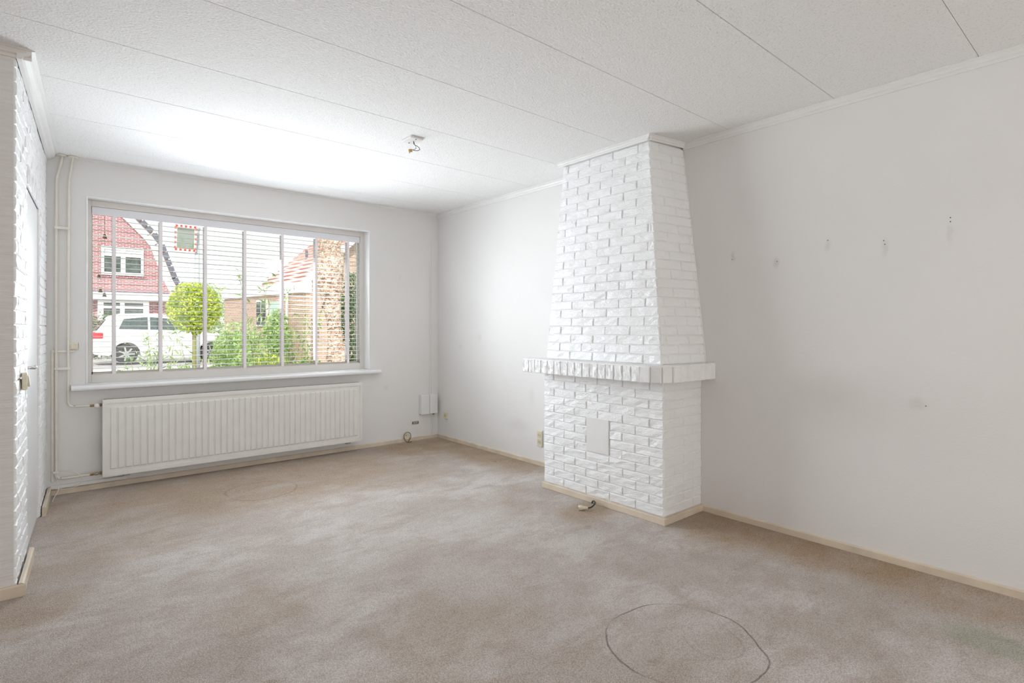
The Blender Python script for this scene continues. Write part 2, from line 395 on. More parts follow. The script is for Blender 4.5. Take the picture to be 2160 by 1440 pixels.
# ------------------------------------------------------------------ room shell
XR, YB, ZC = 3.434, 5.346, 2.55
XN, YN = -2.2, -3.5                                                       # the near end of the through room, behind the camera
def lw(y): return -0.100+0.058*(y-3.44)                                   # the brick wall on the left is not quite square to the window wall
OX0, OX1, OZ0, OZ1 = 0.244, 2.589, 0.815, 2.264                           # the window opening
fl = struct(mk('floor', box(XN-.3, YN-.3, -.12, XR+.3, YB+.02, 0), M['carpet'], loc=(0, 0, 0)))
fl['label'] = 'worn beige carpet with stains and a round furniture imprint'
def wall_with_hole(y0, y1, x0, x1, z1, hx0, hx1, hz0, hz1, z0=-.12):
    return J(box(x0, y0, z0, hx0, y1, z1), box(hx1, y0, z0, x1, y1, z1), box(hx0, y0, z0, hx1, y1, hz0), box(hx0, y0, hz1, hx1, y1, z1))
struct(mk('wall_back', wall_with_hole(YB, YB+.24, -.35, XR+.25, ZC+.2, OX0, OX1, OZ0, OZ1), M['wall'], loc=(0, YB, 0)))
struct(mk('wall_right', box(XR, YN-.3, -.12, XR+.25, YB, ZC+.2), M['wall'], loc=(XR, 0, 0)))
struct(mk('wall_near', box(XN, 3.44, -.12, lw(3.44)-.012, 3.53, ZC+.1), M['stroke'], loc=(-1, 3.44, 0)))
struct(mk('wall_side', box(XN-.25, YN-.3, -.12, XN, 3.6, ZC+.2), M['wall'], loc=(XN, 0, 0)))
struct(mk('wall_rear', wall_with_hole(YN-.24, YN, XN-.2, XR+.2, ZC+.2, -.8, 2.6, .35, 2.3), M['wall'], loc=(0, YN, 0)))
# left-hand wall core (behind its bricks), with the doorway
DY0, DY1, DZ = 3.955, 4.77, 2.03
def wl(y, dx=0.0): return (lw(y)+dx, y)
def lprism(y0, y1, z0, z1, d0=-.012, d1=-.14): return prism([wl(y0, d0), wl(y0, d1), wl(y1, d1), wl(y1, d0)], 'z', z0, z1)
wleft = struct(mk('wall_left', J(lprism(3.45, DY0, -.12, ZC+.1), lprism(DY1, YB, -.12, ZC+.1), lprism(DY0, DY1, DZ, ZC+.1)), M['mortar'], loc=(0, 4.4, 0)))
# ceiling: a slab and the boards below it
ceil = struct(mk('ceiling', box(XN-.3, YN-.3, ZC+.012, XR+.3, YB+.24, ZC+.2), M['mortar'], loc=(0, 0, ZC)))
js = [1.18+.633*k for k in range(-7, 7)]
js = [YN]+[y for y in js if YN < y < YB-.2]+[YB]
for a, b in zip(js, js[1:]):
    a2, b2 = a+.0007, b-.0007; e = .0025
    v = [(XN, a2, ZC+.02), (XR, a2, ZC+.02), (XR, b2, ZC+.02), (XN, b2, ZC+.02), (XN, a2, ZC+e), (XR, a2, ZC+e), (XR, b2, ZC+e), (XN, b2, ZC+e),
         (XN, a2+e, ZC), (XR, a2+e, ZC), (XR, b2-e, ZC), (XN, b2-e, ZC)]
    f = [(0, 4, 5, 1), (3, 2, 6, 7), (4, 8, 9, 5), (7, 6, 10, 11), (8, 11, 10, 9), (0, 3, 7, 11, 8, 4), (1, 5, 9, 10, 6, 2)]
    mk('panel', (v, f), M['ceiling'], ceil, loc=((XN+XR)/2, (a+b)/2, ZC))
# cornices
def cornice_run(p, q, n, h=.046, t=.022):
    """moulding along p-q at the ceiling, n points into the room"""
    p, q, n = Vector(p), Vector(q), Vector(n)
    prof = [(0, 0), (0, -h), (t*.35, -h), (t*.5, -h*.72), (t*.85, -h*.60), (t, -h*.42), (t, -.008), (t*1.3, -.004), (t*1.3, 0)]
    v = [p+n*a+Vector((0, 0, b)) for a, b in prof]+[q+n*a+Vector((0, 0, b)) for a, b in prof]; k = len(prof)
    return v, [tuple(range(k)), tuple(range(k, 2*k))[::-1]]+[(i, i+k, (i+1) % k+k, (i+1) % k) for i in range(k)]
struct(mk('trim_1', J(cornice_run((XR, 3.03, ZC), (XR, YB, ZC), (-1, 0, 0)), cornice_run((XR, YN, ZC), (XR, 2.16, ZC), (-1, 0, 0))), M['trim'], loc=(XR, 4, ZC)))
struct(mk('trim_2', cornice_run((.02, YB, ZC), (XR, YB, ZC), (0, -1, 0), .018, .012), M['trim'], loc=(2, YB, ZC)))
d = Vector((.058, 1, 0)).normalized()
struct(mk('trim_3', cornice_run((lw(3.42), 3.42, ZC), (lw(YB), YB, ZC), (d.y, -d.x, 0), .05, .05), M['trim'], loc=(0, 4.3, ZC)))
struct(mk('trim_4', cornice_run((XN, 3.44, ZC), (lw(3.44)+.052, 3.44, ZC), (0, -1, 0), .045, .022), M['frame'], loc=(-1, 3.44, ZC)))
# baseboards: each length a board with a lighter top bead
def board_run(name, p, q, n, h=.041, t=.014):
    p, q, n = Vector(p), Vector(q), Vector(n); up = Vector((0, 0, 1))
    prof = [(0, 0), (t, 0), (t, h-.006), (t*.6, h), (0, h)]
    v = [p+n*a+up*b for a, b in prof]+[q+n*a+up*b for a, b in prof]; k = len(prof)
    o = mk(name, (v, [tuple(range(k)), tuple(range(k, 2*k))[::-1]]+[(i, i+k, (i+1) % k+k, (i+1) % k) for i in range(k)]), M['board'], loc=(p+q)/2)
    return struct(o)
board_run('baseboard_right', (XR, YN, 0), (XR, 2.012, 0), (-1, 0, 0))
board_run('baseboard_right', (XR, 3.14, 0), (XR, YB, 0), (-1, 0, 0))
board_run('baseboard_back', (.0, YB, 0), (XR, YB, 0), (0, -1, 0))
board_run('baseboard_left', (lw(3.43)+.006, 3.43, 0), (lw(DY0)+.006, DY0-.005, 0), (d.y, -d.x, 0), .062, .02)
board_run('baseboard_left', (lw(DY1+.01)+.006, DY1+.01, 0), (lw(YB)+.006, YB, 0), (d.y, -d.x, 0), .062, .02)
board_run('baseboard_near', (XN, 3.44, 0), (lw(3.44)+.032, 3.44, 0), (0, -1, 0), .055, .016)

# ------------------------------------------------------------------ bricks
rb = random.Random(3)
def brick_geo(o, u, v, n, w0, w1, h0, h1, w0t=None, w1t=None, proud=.012, rough=.0035, seed=0, nu=5, nv=2):
    """a tooled brick: rough front grid pulled in at the arrises. w0..w1 along u at the bottom (w0t..w1t at the top), h0..h1 along v"""
    w0t = w0 if w0t is None else w0t; w1t = w1 if w1t is None else w1t
    V, F = [], []
    for ring, (ins, dep) in enumerate(((0, -.004), (0, proud-.005))):
        for (a, b) in ((0, 0), (1, 0), (1, 1), (0, 1)):
            uu = (w0 if a == 0 else w1) if b == 0 else (w0t if a == 0 else w1t)
            V.append(o+u*uu+v*(h0 if b == 0 else h1)+n*dep)
    base = len(V); e = .0045
    for j in range(nv+1):
        tj = j/nv; hh = h0+e+(h1-h0-2*e)*tj
        a = w0+(w0t-w0)*tj+e; b = w1+(w1t-w1)*tj-e
        for i in range(nu+1):
            ti = i/nu; dz = mn.noise(Vector((seed*3.1+ti*3, tj*2.3+seed, seed*.7)))*rough*2
            V.append(o+u*(a+(b-a)*ti+rb.uniform(-.001, .001))+v*(hh+rb.uniform(-.0012, .0012))+n*(proud+dz))
    for i in range(4): F.append((i, (i+1) % 4, 4+(i+1) % 4, 4+i))
    g = lambda i, j: base+j*(nu+1)+i
    for j in range(nv):
        for i in range(nu): F.append((g(i, j), g(i+1, j), g(i+1, j+1), g(i, j+1)))
    F.append((4, 5)+tuple(g(i, 0) for i in range(nu, -1, -1)))
    F.append((5, 6)+tuple(g(nu, j) for j in range(nv, -1, -1)))
    F.append((6, 7)+tuple(g(i, nv) for i in range(nu+1)))
    F.append((7, 4)+tuple(g(0, j) for j in range(nv+1)))
    return V, F
def brick_face(parent, o, u, v, n, uL, uR, H, pitch=.0617, length=.219, off=0.0, gap=.0042, skip=None, mat=None, name='brick', pr=.0072, corner=0, rough=.0035):
    """lay bricks in half bond on a plane; uL(h), uR(h): the limits of a course. Returns how many"""
    o, u, v, n = Vector(o), Vector(u).normalized(), Vector(v).normalized(), Vector(n).normalized()
    rows = max(1, round(H/pitch)); ph = H/rows; cnt = 0
    for r in range(rows):
        h0, h1 = r*ph+gap/2, (r+1)*ph-gap/2; hm = (h0+h1)/2
        cuts = [uL(hm)]; x = math.floor(uL(hm)/length)*length+off+(length/2 if r % 2 else 0)-length
        while x < uR(hm):
            if x > uL(hm)+.035 and x < uR(hm)-.035: cuts.append(x+rb.uniform(-.004, .004))
            x += length
        cuts.append(uR(hm))
        for k in range(len(cuts)-1):
            a, b = cuts[k], cuts[k+1]; fst, lst = k == 0, k == len(cuts)-2
            a0 = uL(h0) if fst else a+gap/2; a1 = uL(h1) if fst else a+gap/2
            b0 = uR(h0) if lst else b-gap/2; b1 = uR(h1) if lst else b-gap/2
            if skip:
                res = skip((a+b)/2, hm, a, b)
                if res is True: continue
                if res is not None and res is not False:
                    a0 = a1 = max(a0, res[0]); b0 = b1 = min(b0, res[1])
                    if b0-a0 < .03: continue
            if fst: a0 += .001; a1 += .001
            geo = brick_geo(o, u, v, n, a0, b0, h0, h1, a1, b1, proud=pr+rb.uniform(-.0018, .0018), rough=rough, seed=rb.uniform(0, 99), nu=4 if b-a > .15 else 3)
            c = o+u*((a+b)/2)+v*hm
            mk(name, geo, mat or M['brick'], parent, loc=c); cnt += 1
    return cnt

# fireplace: base, mantel, hood
fp = thing('fireplace', (3.2, 2.57, 0), 'white painted brick fireplace with tapering hood and soldier-brick mantel on the right wall', 'fireplace')
BX, BY0, BY1, BH = 2.998, 2.028, 3.12, .905
base = mk('base', box(BX, BY0, 0, XR, BY1, BH), M['mortar'], fp, loc=(3.2, 2.57, 0))
PY0, PY1, PZ0, PZ1 = 2.468, 2.672, .362, .607
def skp(um, hm, a, b):
    y0, y1 = 3.12-PY1, 3.12-PY0                     # u runs towards -y
    if PZ0-.01 < hm+.045 and hm+.045 < PZ1+.01 and b > y0 and a < y1:
        if a >= y0-.01 and b <= y1+.01: return True
        return (a, y0-.002) if a < y0 else (y1+.002, b)
    return None
n1 = brick_face(base, (BX, BY1, .045), (0, -1, 0), (0, 0, 1), (-1, 0, 0), lambda h: 0, lambda h: BY1-BY0, BH-.045, off=.0, skip=skp)
n2 = brick_face(base, (BX, BY0, .045), (1, 0, 0), (0, 0, 1), (0, -1, 0), lambda h: 0, lambda h: XR-BX, BH-.045, off=.11, pr=.0055, rough=.002)
mk('cover_panel', obox((BX-.004, (PY0+PY1)/2, (PZ0+PZ1)/2), (1, 0, 0), (0, 1, 0), (0, 0, 1), .016, PY1-PY0, PZ1-PZ0), M['trim'], base, bevel=.002, label='smooth white square cover panel')
mk('skirting', prism([(BX-.028, BY0-.026), (XR, BY0-.026), (XR, BY0), (BX, BY0), (BX, BY1+.006), (BX-.028, BY1+.006)], 'z', 0, .043), M['board'], base, label='low cream skirting board', bevel=.003)
# mantel
MZ0, MZ1 = .908, 1.008; MX, MY, MR, MY2 = 2.84, 1.915, .17, 3.205
def mantel_path(inset=0.0):
    pts = [(MX+inset, MY2)]
    for k in range(9):
        a = PI+(PI/2)*k/8; pts.append((MX+MR+(MR-inset)*math.cos(a), MY+MR+(MR-inset)*math.sin(a)))
    return pts+[(XR, MY+inset)]
mant = mk('mantel', prism(mantel_path(.006)+[(XR, MY2)], 'z', MZ0, MZ1+.006), M['mortar'], fp, loc=(3.1, 2.5, MZ0))
path = [Vector((*p, 0)) for p in mantel_path(.006)]
seglen = [(b-a).length for a, b in zip(path, path[1:])]; tot = sum(seglen)
def at_path(s):
    for a, b, l in zip(path, path[1:], seglen):
        if s <= l+1e-9: return a+(b-a)*(s/l), (b-a).normalized()
        s -= l
    return path[-1], (path[-1]-path[-2]).normalized()
nb = round(tot/.068); w = tot/nb
for k in range(nb):
    p, t = at_path((k+.5)*w); nrm = Vector((t.y, -t.x, 0)); nrm = nrm if nrm.dot(p-Vector((3.2, 2.6, 0))) > 0 else -nrm
    front = p.y > 2.1
    geo = brick_geo(p+Vector((0, 0, MZ0)), Vector((0, 0, 1)), -t, nrm, .0, MZ1-MZ0, -w/2+(.0022 if front else .001), w/2-(.0022 if front else .001),
                    proud=(.007 if front else .0065)+rb.uniform(-.002, .002)*front, rough=.004 if front else .001, seed=k*1.7, nu=5, nv=3)
    mk('soldier_brick', geo, M['soldier'] if front else M['mortar'], mant, loc=p+Vector((0, 0, (MZ0+MZ1)/2)))
# hood
hb = [Vector((3.000, 3.095, 1.012)), Vector((3.000, 2.045, 1.012)), Vector((XR, 1.99, 1.012)), Vector((XR, 3.15, 1.012))]
ht = [Vector((3.108, 3.01, ZC)), Vector((3.108, 2.216, ZC)), Vector((XR, 2.216-.326*.055/.434, ZC)), Vector((XR, 3.04, ZC))]
hood = mk('hood', ([*hb, *ht], [(0, 1, 5, 4), (1, 2, 6, 5), (2, 3, 7, 6), (3, 0, 4, 7), (0, 3, 2, 1), (4, 5, 6, 7)]), M['mortar'], fp, loc=(3.2, 2.57, 1.012))
def face_on(bl, br, tl, tr, **k):
    u = (br-bl).normalized(); nn = (br-bl).cross(tl-bl).normalized(); v = nn.cross(u)
    H = (tl-bl).dot(v)*.975
    L0, L1 = 0, (tl-bl).dot(u); R0, R1 = (br-bl).dot(u), (tr-bl).dot(u); HH = (tl-bl).dot(v)
    if nn.dot(bl-Vector((3.4, 2.6, 1.5))) < 0: nn = -nn
    return brick_face(hood, bl, u, v, nn, lambda h: L0+(L1-L0)*h/HH, lambda h: R0+(R1-R0)*h/HH, H, **k)
n3 = face_on(hb[0], hb[1], ht[0], ht[1], pitch=.0635, off=.03)
n4 = face_on(hb[1], hb[2], ht[1], ht[2], pitch=.0635, off=.06, pr=.0065, rough=.002)
ch = Vector((0, 0, ZC))
def cor2(p, q, nn): return cornice_run((p.x, p.y, ZC), (q.x, q.y, ZC), nn, .036, .018)
mk('cornice', J(cor2(Vector((3.095, 3.06, 0)), Vector((3.095, 2.187, 0)), (-1, 0, 0)), cor2(Vector((3.075, 2.212, 0)), Vector((XR, 2.150, 0)), (-.17, -.985, 0))), M['trim'], hood)
mk('edge_bead', tube([Vector((XR-.004, 1.985, 1.02)), Vector((XR-.004, 2.166, 2.50))], .006, 6), M['trim'], hood)
print('bricks', n1, n2, n3, n4, nb)

# left wall bricks, course by course; upright bricks over the door
u = Vector((.058, 1, 0)).normalized(); nl = Vector((u.y, -u.x, 0))
def lorig(y, z): return Vector((lw(y)-.012, y, z))
k1 = brick_face(wleft, lorig(3.44, 0), u, (0, 0, 1), nl, lambda h: 0, lambda h: DY0-3.44, ZC-.02, pitch=.066, off=.08, pr=.009, rough=.0028)
k2 = brick_face(wleft, lorig(DY1, 0), u, (0, 0, 1), nl, lambda h: 0, lambda h: YB-DY1, ZC-.02, pitch=.066, off=.05, pr=.009, rough=.0028)
k3 = brick_face(wleft, lorig(DY0, DZ+.115), u, (0, 0, 1), nl, lambda h: 0, lambda h: DY1-DY0, ZC-.02-DZ-.115, pitch=.066, off=.02, pr=.009, rough=.0028)
for k in range(12):
    w = (DY1-DY0)/12; o = lorig(DY0+k*w, DZ)
    geo = brick_geo(o, u, Vector((0, 0, 1)), nl, .003, w-.003, 0, .11, proud=.014+rb.uniform(-.003, .003), rough=.004, seed=k*2.2, nu=2, nv=3)
    mk('lintel_brick', geo, M['soldier'], wleft, loc=o+Vector((0, w/2, .055)))
print('left bricks', k1, k2, k3)

# door in the left wall
dr = thing('door_1', (lw(4.35)-.03, 4.345, 0), 'plain white flush door in the painted brick wall', None, kind='structure')
mk('door_leaf', lprism(DY0+.012, DY1-.03, .012, DZ-.005, -.016, -.056), M['door'], dr)
mk('door_frame', J(lprism(DY0, DY0+.012, 0, DZ, -.02, -.10), lprism(DY1-.03, DY1, 0, DZ, -.02, -.10)), M['frame'], dr)
hx, hy, hz = lw(4.04)-.028, 4.045, 1.03
hd = mk('door_handle', J(tube([(hx, hy, hz), (hx+.055, hy, hz)], .009, 10), tube(bend([(hx+.048, hy-.004, hz), (hx+.052, hy+.06, hz), (hx+.050, hy+.125, hz-.002)], .02), .010, 10)), M['chrome'], dr, smooth=True, label='chrome lever handle')
mk('handle_plate', obox((hx+.003, hy, hz-.02), (1, 0, 0), (0, 1, 0), (0, 0, 1), .008, .04, .12), M['chrome'], dr, bevel=.003)

# ------------------------------------------------------------------ window
win = thing('window_1', (1.41, YB+.1, .82), 'wide white framed front window looking onto the street', None, kind='structure')
YF0, YF1 = YB+.112, YB+.20
IX0, IX1, IZ0, IZ1 = .279, 2.540, .893, 2.214
mk('window_frame', J(box(OX0, YF0, .815, IX0, YF1, OZ1), box(IX1, YF0, .815, OX1, YF1, OZ1), box(IX0, YF0, IZ1, IX1, YF1, OZ1), box(IX0, YF0, .815, IX1, YF1, IZ0-.012)), M['frame'], win, bevel=.003)
mk('glazing_bead', J(box(IX0, YF1-.03, IZ0-.012, IX0+.012, YF1-.01, IZ1), box(IX1-.012, YF1-.03, IZ0-.012, IX1, YF1-.01, IZ1), box(IX0, YF1-.03, IZ1-.012, IX1, YF1-.01, IZ1), box(IX0, YF1-.03, IZ0-.012, IX1, YF1-.01, IZ0+.004)), M['trim'], win)
mk('pane', box(IX0+.002, YF1-.022, IZ0-.01, IX1-.002, YF1-.018, IZ1-.002), M['glass'], win)
def bead(a, b): return tube([a, b], .007, 8)
mk('reveal_bead', J(bead((OX1+.0, YB, .82), (OX1, YB, OZ1)), bead((OX0, YB, OZ1), (OX1, YB, OZ1)), bead((OX0, YB, .82), (OX0, YB, OZ1)), box(OX1-.003, YB, .82, OX1, YF0, OZ1)), M['sill'], win, smooth=False)
sl = [(YF0+.002, .783), (YF0+.002, .818), (YB-.055, .812), (YB-.068, .809), (YB-.076, .800), (YB-.078, .79), (YB-.074, .778), (YB-.064, .774)]
mk('window_sill', J(prism([(y, z) for y, z in sl if y < YB+.01]+[(YB, .780), (YB, .817)][0:0] + [(YB-.001, .776), (YB-.001, .815)], 'x', .148, 2.69), box(OX0, YB-.002, .78, OX1, YF0+.002, .8165)), M['sill'], win, bevel=.0)
bpy.data.objects['window_sill'].data.validate()

# window behind the camera
w2 = thing('window_2', (.9, YN-.1, .35), 'wide garden window at the far end of the room', None, kind='structure')
mk('window_frame', J(box(-.8, YN-.16, .35, -.72, YN-.08, 2.3), box(2.52, YN-.16, .35, 2.6, YN-.08, 2.3), box(.86, YN-.16, .35, .94, YN-.08, 2.3), box(-.8, YN-.16, .35, 2.6, YN-.08, .43), box(-.8, YN-.16, 2.22, 2.6, YN-.08, 2.3)), M['frame'], w2)
mk('pane', box(-.72, YN-.125, .43, .86, YN-.12, 2.22), M['glass'], w2)
mk('pane', box(.94, YN-.125, .43, 2.52, YN-.12, 2.22), M['glass'], w2)

# venetian blind
YS = 5.488
bl = thing('venetian_blind', (1.41, YS, .88), 'white venetian blind with wide ladder tapes, slats open, in the front window', 'blind')
mk('valance', J(box(IX0+.003, YS-.024, 2.150, IX1-.004, YS-.016, 2.2125), box(IX0+.003, YS-.016, 2.17, IX1-.004, YS+.024, 2.2125)), M['valance'], bl, bevel=.001, label='flat white valance strip')
TX = [.425, .746, 1.083, 1.408, 1.745, 2.073, 2.408]
NS = 29; zs = [2.118-k*(2.118-.925)/(NS-1) for k in range(NS)]
sv = []
for j, yy in enumerate((-.022, -.011, 0, .011, .022)):
    sv.append((yy, .0022*(1-(yy/.022)**2)))
prof = [(YS+a, b+.0012) for a, b in sv]+[(YS+a, b-.0012) for a, b in reversed(sv)]
pv, pf = prism([(a, b) for a, b in prof], 'x', IX0+.008, IX1-.010)
sm = bpy.data.meshes.new('slat'); c0 = Vector((1.41, YS, 0)); sm.from_pydata([tuple(Vector(a)-c0) for a in pv], [], pf); sm.materials.append(M['slat'])
for z in zs:
    o = bpy.data.objects.new('slat', sm); link(o, bl, (1.41, YS, z)); o.rotation_euler = (math.radians(rb.uniform(-2.0, 2.5)), math.radians(rb.uniform(-.05, .05)), 0)
mk('bottom_rail', box(IX0+.008, YS-.024, .874, IX1-.010, YS+.024, .890), M['rail'], bl, bevel=.003, label='beige bottom rail')
for x in TX:
    t = mk('ladder_tape', J(box(x-.0125, YS-.0265, .872, x+.0125, YS-.0255, 2.15), box(x-.0125, YS+.0255, .872, x+.0125, YS+.0265, 2.15)), M['tape'], bl)
    mk('tape_clip', J(box(x-.010, YS-.029, .870, x+.010, YS-.024, .884), tube([(x, YS-.028, .874), (x-.004, YS-.032, .860)], .002, 5)), M['creamp'], t)
for x in (2.478, 2.503):
    mk('lift_cord', tube([(x, YS-.030, .89), (x+.001, YS-.030, 1.5), (x, YS-.030, 2.15)], .0016, 6), M['whitep'], bl)
cp = [(.262, 5.448, 1.70), (.258, 5.444, 1.45), (.262, 5.444, 1.30), (.257, 5.444, 1.18), (.262, 5.446, 1.10)]
cord = mk('blind_cord', tube(spline(cp), .0026, 6), M['whitep'], smooth=True)
cord['label'] = 'thin white cord hanging down the left side of the window frame'; cord['category'] = 'cord'

# ------------------------------------------------------------------ radiator
RX0, RX1, RZ0, RZ1, RY = .335, 2.455, .105, .698, 5.228
rad = thing('radiator', (1.39, RY+.05, RZ0), 'long white panel radiator with vertical ribs under the front window', 'radiator')
fr = [box(RX0, RY+.006, RZ0, RX1, RY+.020, RZ1)]
V, F = fr[0]
mk('panel_sheet', (V, F), M['rad'], rad, bevel=.003)
mk('rim', J(box(RX0, RY, RZ1-.030, RX1, RY+.008, RZ1), box(RX0, RY, RZ0, RX1, RY+.008, RZ0+.028), box(RX0, RY, RZ0+.028, RX0+.022, RY+.008, RZ1-.030), box(RX1-.022, RY, RZ0+.028, RX1, RY+.008, RZ1-.030)), M['rad'], rad)
nr = 42; x0, x1 = RX0+.045, RX1-.045; pw = (x1-x0)/nr
rm = None
for k in range(nr):
    cx = x0+(k+.5)*pw; a = pw*.5-.0015; z0r, z1r = RZ0+.052, RZ1-.062; dp = .0085
    ring0 = [(cx-a, z0r), (cx+a, z0r), (cx+a, z1r), (cx-a, z1r)]; ring1 = [(cx-a+.007, z0r+.010), (cx+a-.007, z0r+.010), (cx+a-.007, z1r-.010), (cx-a+.007, z1r-.010)]
    v = [(x, RY+.0065, z) for x, z in ring0]+[(x, RY+.0065-dp, z) for x, z in ring1]
    f = [(4, 5, 6, 7)]+[(i, (i+1) % 4, 4+(i+1) % 4, 4+i) for i in range(4)]
    if rm is None:
        o = mk('rib', (v, f), M['rad'], rad, loc=(cx, RY, .4)); rm = o.data
    else:
        o = bpy.data.objects.new('rib', rm); link(o, rad, (cx, RY, .4))
mk('back_panel', box(RX0+.01, RY+.075, RZ0+.01, RX1-.01, RY+.088, RZ1-.01), M['rad'], rad)
gr = [box(RX0+.01, RY+.020, RZ1-.012, RX1-.01, RY+.026, RZ1-.002), box(RX0+.01, RY+.075, RZ1-.012, RX1-.01, RY+.085, RZ1-.002)]
for k in range(106):
    x = RX0+.015+k*.0198; gr.append(box(x, RY+.026, RZ1-.010, x+.006, RY+.078, RZ1-.003))
mk('top_grille', J(*gr), M['grille'], rad, kind='stuff')
mk('end_plate', J(box(RX0, RY+.01, RZ0+.01, RX0+.006, RY+.08, RZ1-.004), box(RX1-.006, RY+.01, RZ0+.01, RX1, RY+.08, RZ1-.004)), M['rad'], rad)
mk('bracket', J(box(.47, RY+.02, RZ0-.018, .51, YB-.002, RZ0), box(2.30, RY+.02, RZ0-.018, 2.34, YB-.002, RZ0)), M['grille'], rad)
def valve(z, knob):
    y = 5.287
    v = thing('radiator_valve', (.30, y, z), 'tarnished brass radiator valve with white knob at the top left corner' if knob else 'tarnished brass shut-off valve at the bottom left corner of the radiator', 'valve')
    mk('valve_body', J(tube([(.262, y, z), (.285, y, z)], .011, 6), tube([(.285, y, z), (.335, y, z)], .008, 8), tube([(.322, y, z), (.336, y, z)], .013, 6), sphere((.298, y, z), .012)), M['brass'], v)
    if knob: mk('knob', tube([(.301, y-.012, z), (.301, y-.020, z), (.301, y-.045, z), (.301, y-.052, z)], [.010, .017, .017, .011], 14), M['creamp'], v, smooth=True)
    else: mk('collar', tube([(.29, y, z), (.31, y, z)], .0125, 8), M['greymetal'], v)
valve(.655, True); valve(.128, False)

# heating pipes in the left corner
pr_ = .0085; YP = 5.325
hp = thing('heating_pipe', (.062, YP, .12), 'cream painted heating pipe nearest the corner, running down to the lower valve', 'pipe')
mk('pipe_run', tube(bend([(.098, YP, 2.545), (.094, YP, 2.50), (.064, YP, 2.36), (.062, YP, 1.5), (.064, YP, .128), (.11, YP-.01, .118), (.262, 5.29, .128)], .045), .0095, 10), M['creamp'], hp, smooth=True)
mk('ceiling_collar', disc((.092, YP, 2.548), (0, 0, -1), .032, .010, 20), M['creamp'], hp)
hp2 = thing('heating_pipe', (.130, YP, .66), 'cream painted heating pipe next to the window, turning right to the upper valve', 'pipe')
mk('pipe_run', tube(bend([(.160, YP, 2.545), (.158, YP, 2.52), (.136, YP, 2.36), (.132, YP, 1.5), (.133, YP, .655), (.20, YP-.01, .652), (.262, 5.29, .655)], .045), .0085, 10), M['creamp'], hp2, smooth=True)
mk('ceiling_collar', disc((.160, YP, 2.548), (0, 0, -1), .032, .010, 20), M['creamp'], hp2)
for z in (2.00, .945):
    c = mk('pipe_clip', J(box(.052, YP-.011, z-.010, .142, YP-.004, z+.010), box(.085, YP-.006, z-.008, .11, YB, z+.008)), M['creamp'], bevel=.002)
    c['label'] = 'cream pipe clip joining the two heating pipes '+('above the window head level' if z > 1.5 else 'beside the window sill level'); c['category'] = 'clip'
    if z > 1.5: c['label'] = 'upper cream clip holding the two heating pipes, beside the window'
    else: c['label'] = 'lower cream clip holding the two heating pipes, just above sill height'
cd = mk('cable_duct', J(box(.034, YB-.012, .10, .050, YB, 1.09), box(.034, YB-.014, 1.065, .172, YB, 1.082)), M['creamp'], bevel=.002)
cd['label'] = 'narrow painted cable duct in the left corner, bending right under the round junction box'; cd['category'] = 'duct'
jb = thing('junction_box', (.165, YB, 1.12), 'cream square junction box with round lid beside the window', 'box')
mk('box_body', box(.140, YB-.022, 1.086, .192, YB, 1.138), M['creamp'], jb, bevel=.005)
mk('lid', disc((.166, YB-.021, 1.112), (0, -1, 0), .022, .006, 20), M['cream'], jb)
mk('side_clip', box(.196, YB-.012, 1.088, .204, YB, 1.138), M['whitep'], jb)
pd = mk('pipe_boxing', box(.03, YB-.026, .046, .50, YB, .072), M['trim'], bevel=.003)
pd['label'] = 'low white ledge strip above the baseboard in the window corner'; pd['category'] = 'ledge'
# loose cable loop in the corner
cc = thing('cable', (.06, 5.30, .0), 'thin cream cable looped in the left corner below the pipes', 'cable')
mk('cable_loop', tube(spline([(.035, 5.325, .175), (.12, 5.30, .178), (.19, 5.28, .150), (.215, 5.27, .105), (.19, 5.27, .06), (.12, 5.29, .045), (.05, 5.31, .052)], 6), .0030, 6), M['creamp'], cc, smooth=True)
mk('cable_tail', tube(spline([(.055, 5.31, .165), (.07, 5.305, .10), (.075, 5.28, .05), (.05, 5.21, .012), (.04, 5.12, .005)], 6), .0022, 6), M['whitep'], cc, smooth=True)
mk('connector', obox((.06, 5.315, .172), (1, 0, 0), (0, 1, 0), (0, 0, 1), .035, .018, .016), M['whitep'], cc, bevel=.003)

# ------------------------------------------------------------------ small fittings on the window wall
tb = thing('telecom_box', (3.30, YB, .28), 'white double wall box low on the window wall by the corner', 'box')
a, b_, c_ = 3.190, 3.296, 3.400
mk('left_cover', box(a, YB-.052, .282, b_-.0015, YB-.001, .502), M['whitep'], tb, bevel=.005)
mk('right_cover', box(b_+.0015, YB-.056, .285, c_, YB-.001, .500), M['whitep'], tb, bevel=.005)
mk('base_plate', box(a+.004, YB-.012, .278, c_-.004, YB, .498), M['greymetal'], tb)
mk('plug_stub', box(3.355, YB-.035, .268, 3.372, YB-.02, .284), M['brass'], tb)
cg = mk('cable_duct', J(box(3.345, YB-.010, .046, 3.357, YB, .282), box(3.362, YB-.008, .046, 3.369, YB, .28)), M['whitep'], bevel=.001)
cg['label'] = 'thin white cable duct from the double wall box down to the baseboard'; cg['category'] = 'duct'
cg = mk('cable_duct', J(box(3.318, YB-.006, .50, 3.326, YB, 2.0), box(3.345, YB-.004, .50, 3.349, YB, 2.25)), M['wall'])
cg['label'] = 'overpainted cable duct running up the window wall above the double wall box'; cg['category'] = 'duct'
vt = thing('wall_vent', (3.13, YB, .19), 'small grey rectangular cover plate on the window wall near the corner', 'plate')
mk('cover', box(3.097, YB-.005, .178, 3.182, YB, .212), M['greymetal'], vt, bevel=.002)
mk('screw', J(disc((3.106, YB-.004, .195), (0, -1, 0), .006, .004, 8), disc((3.173, YB-.004, .195), (0, -1, 0), .006, .004, 8)), M['dark'], vt)
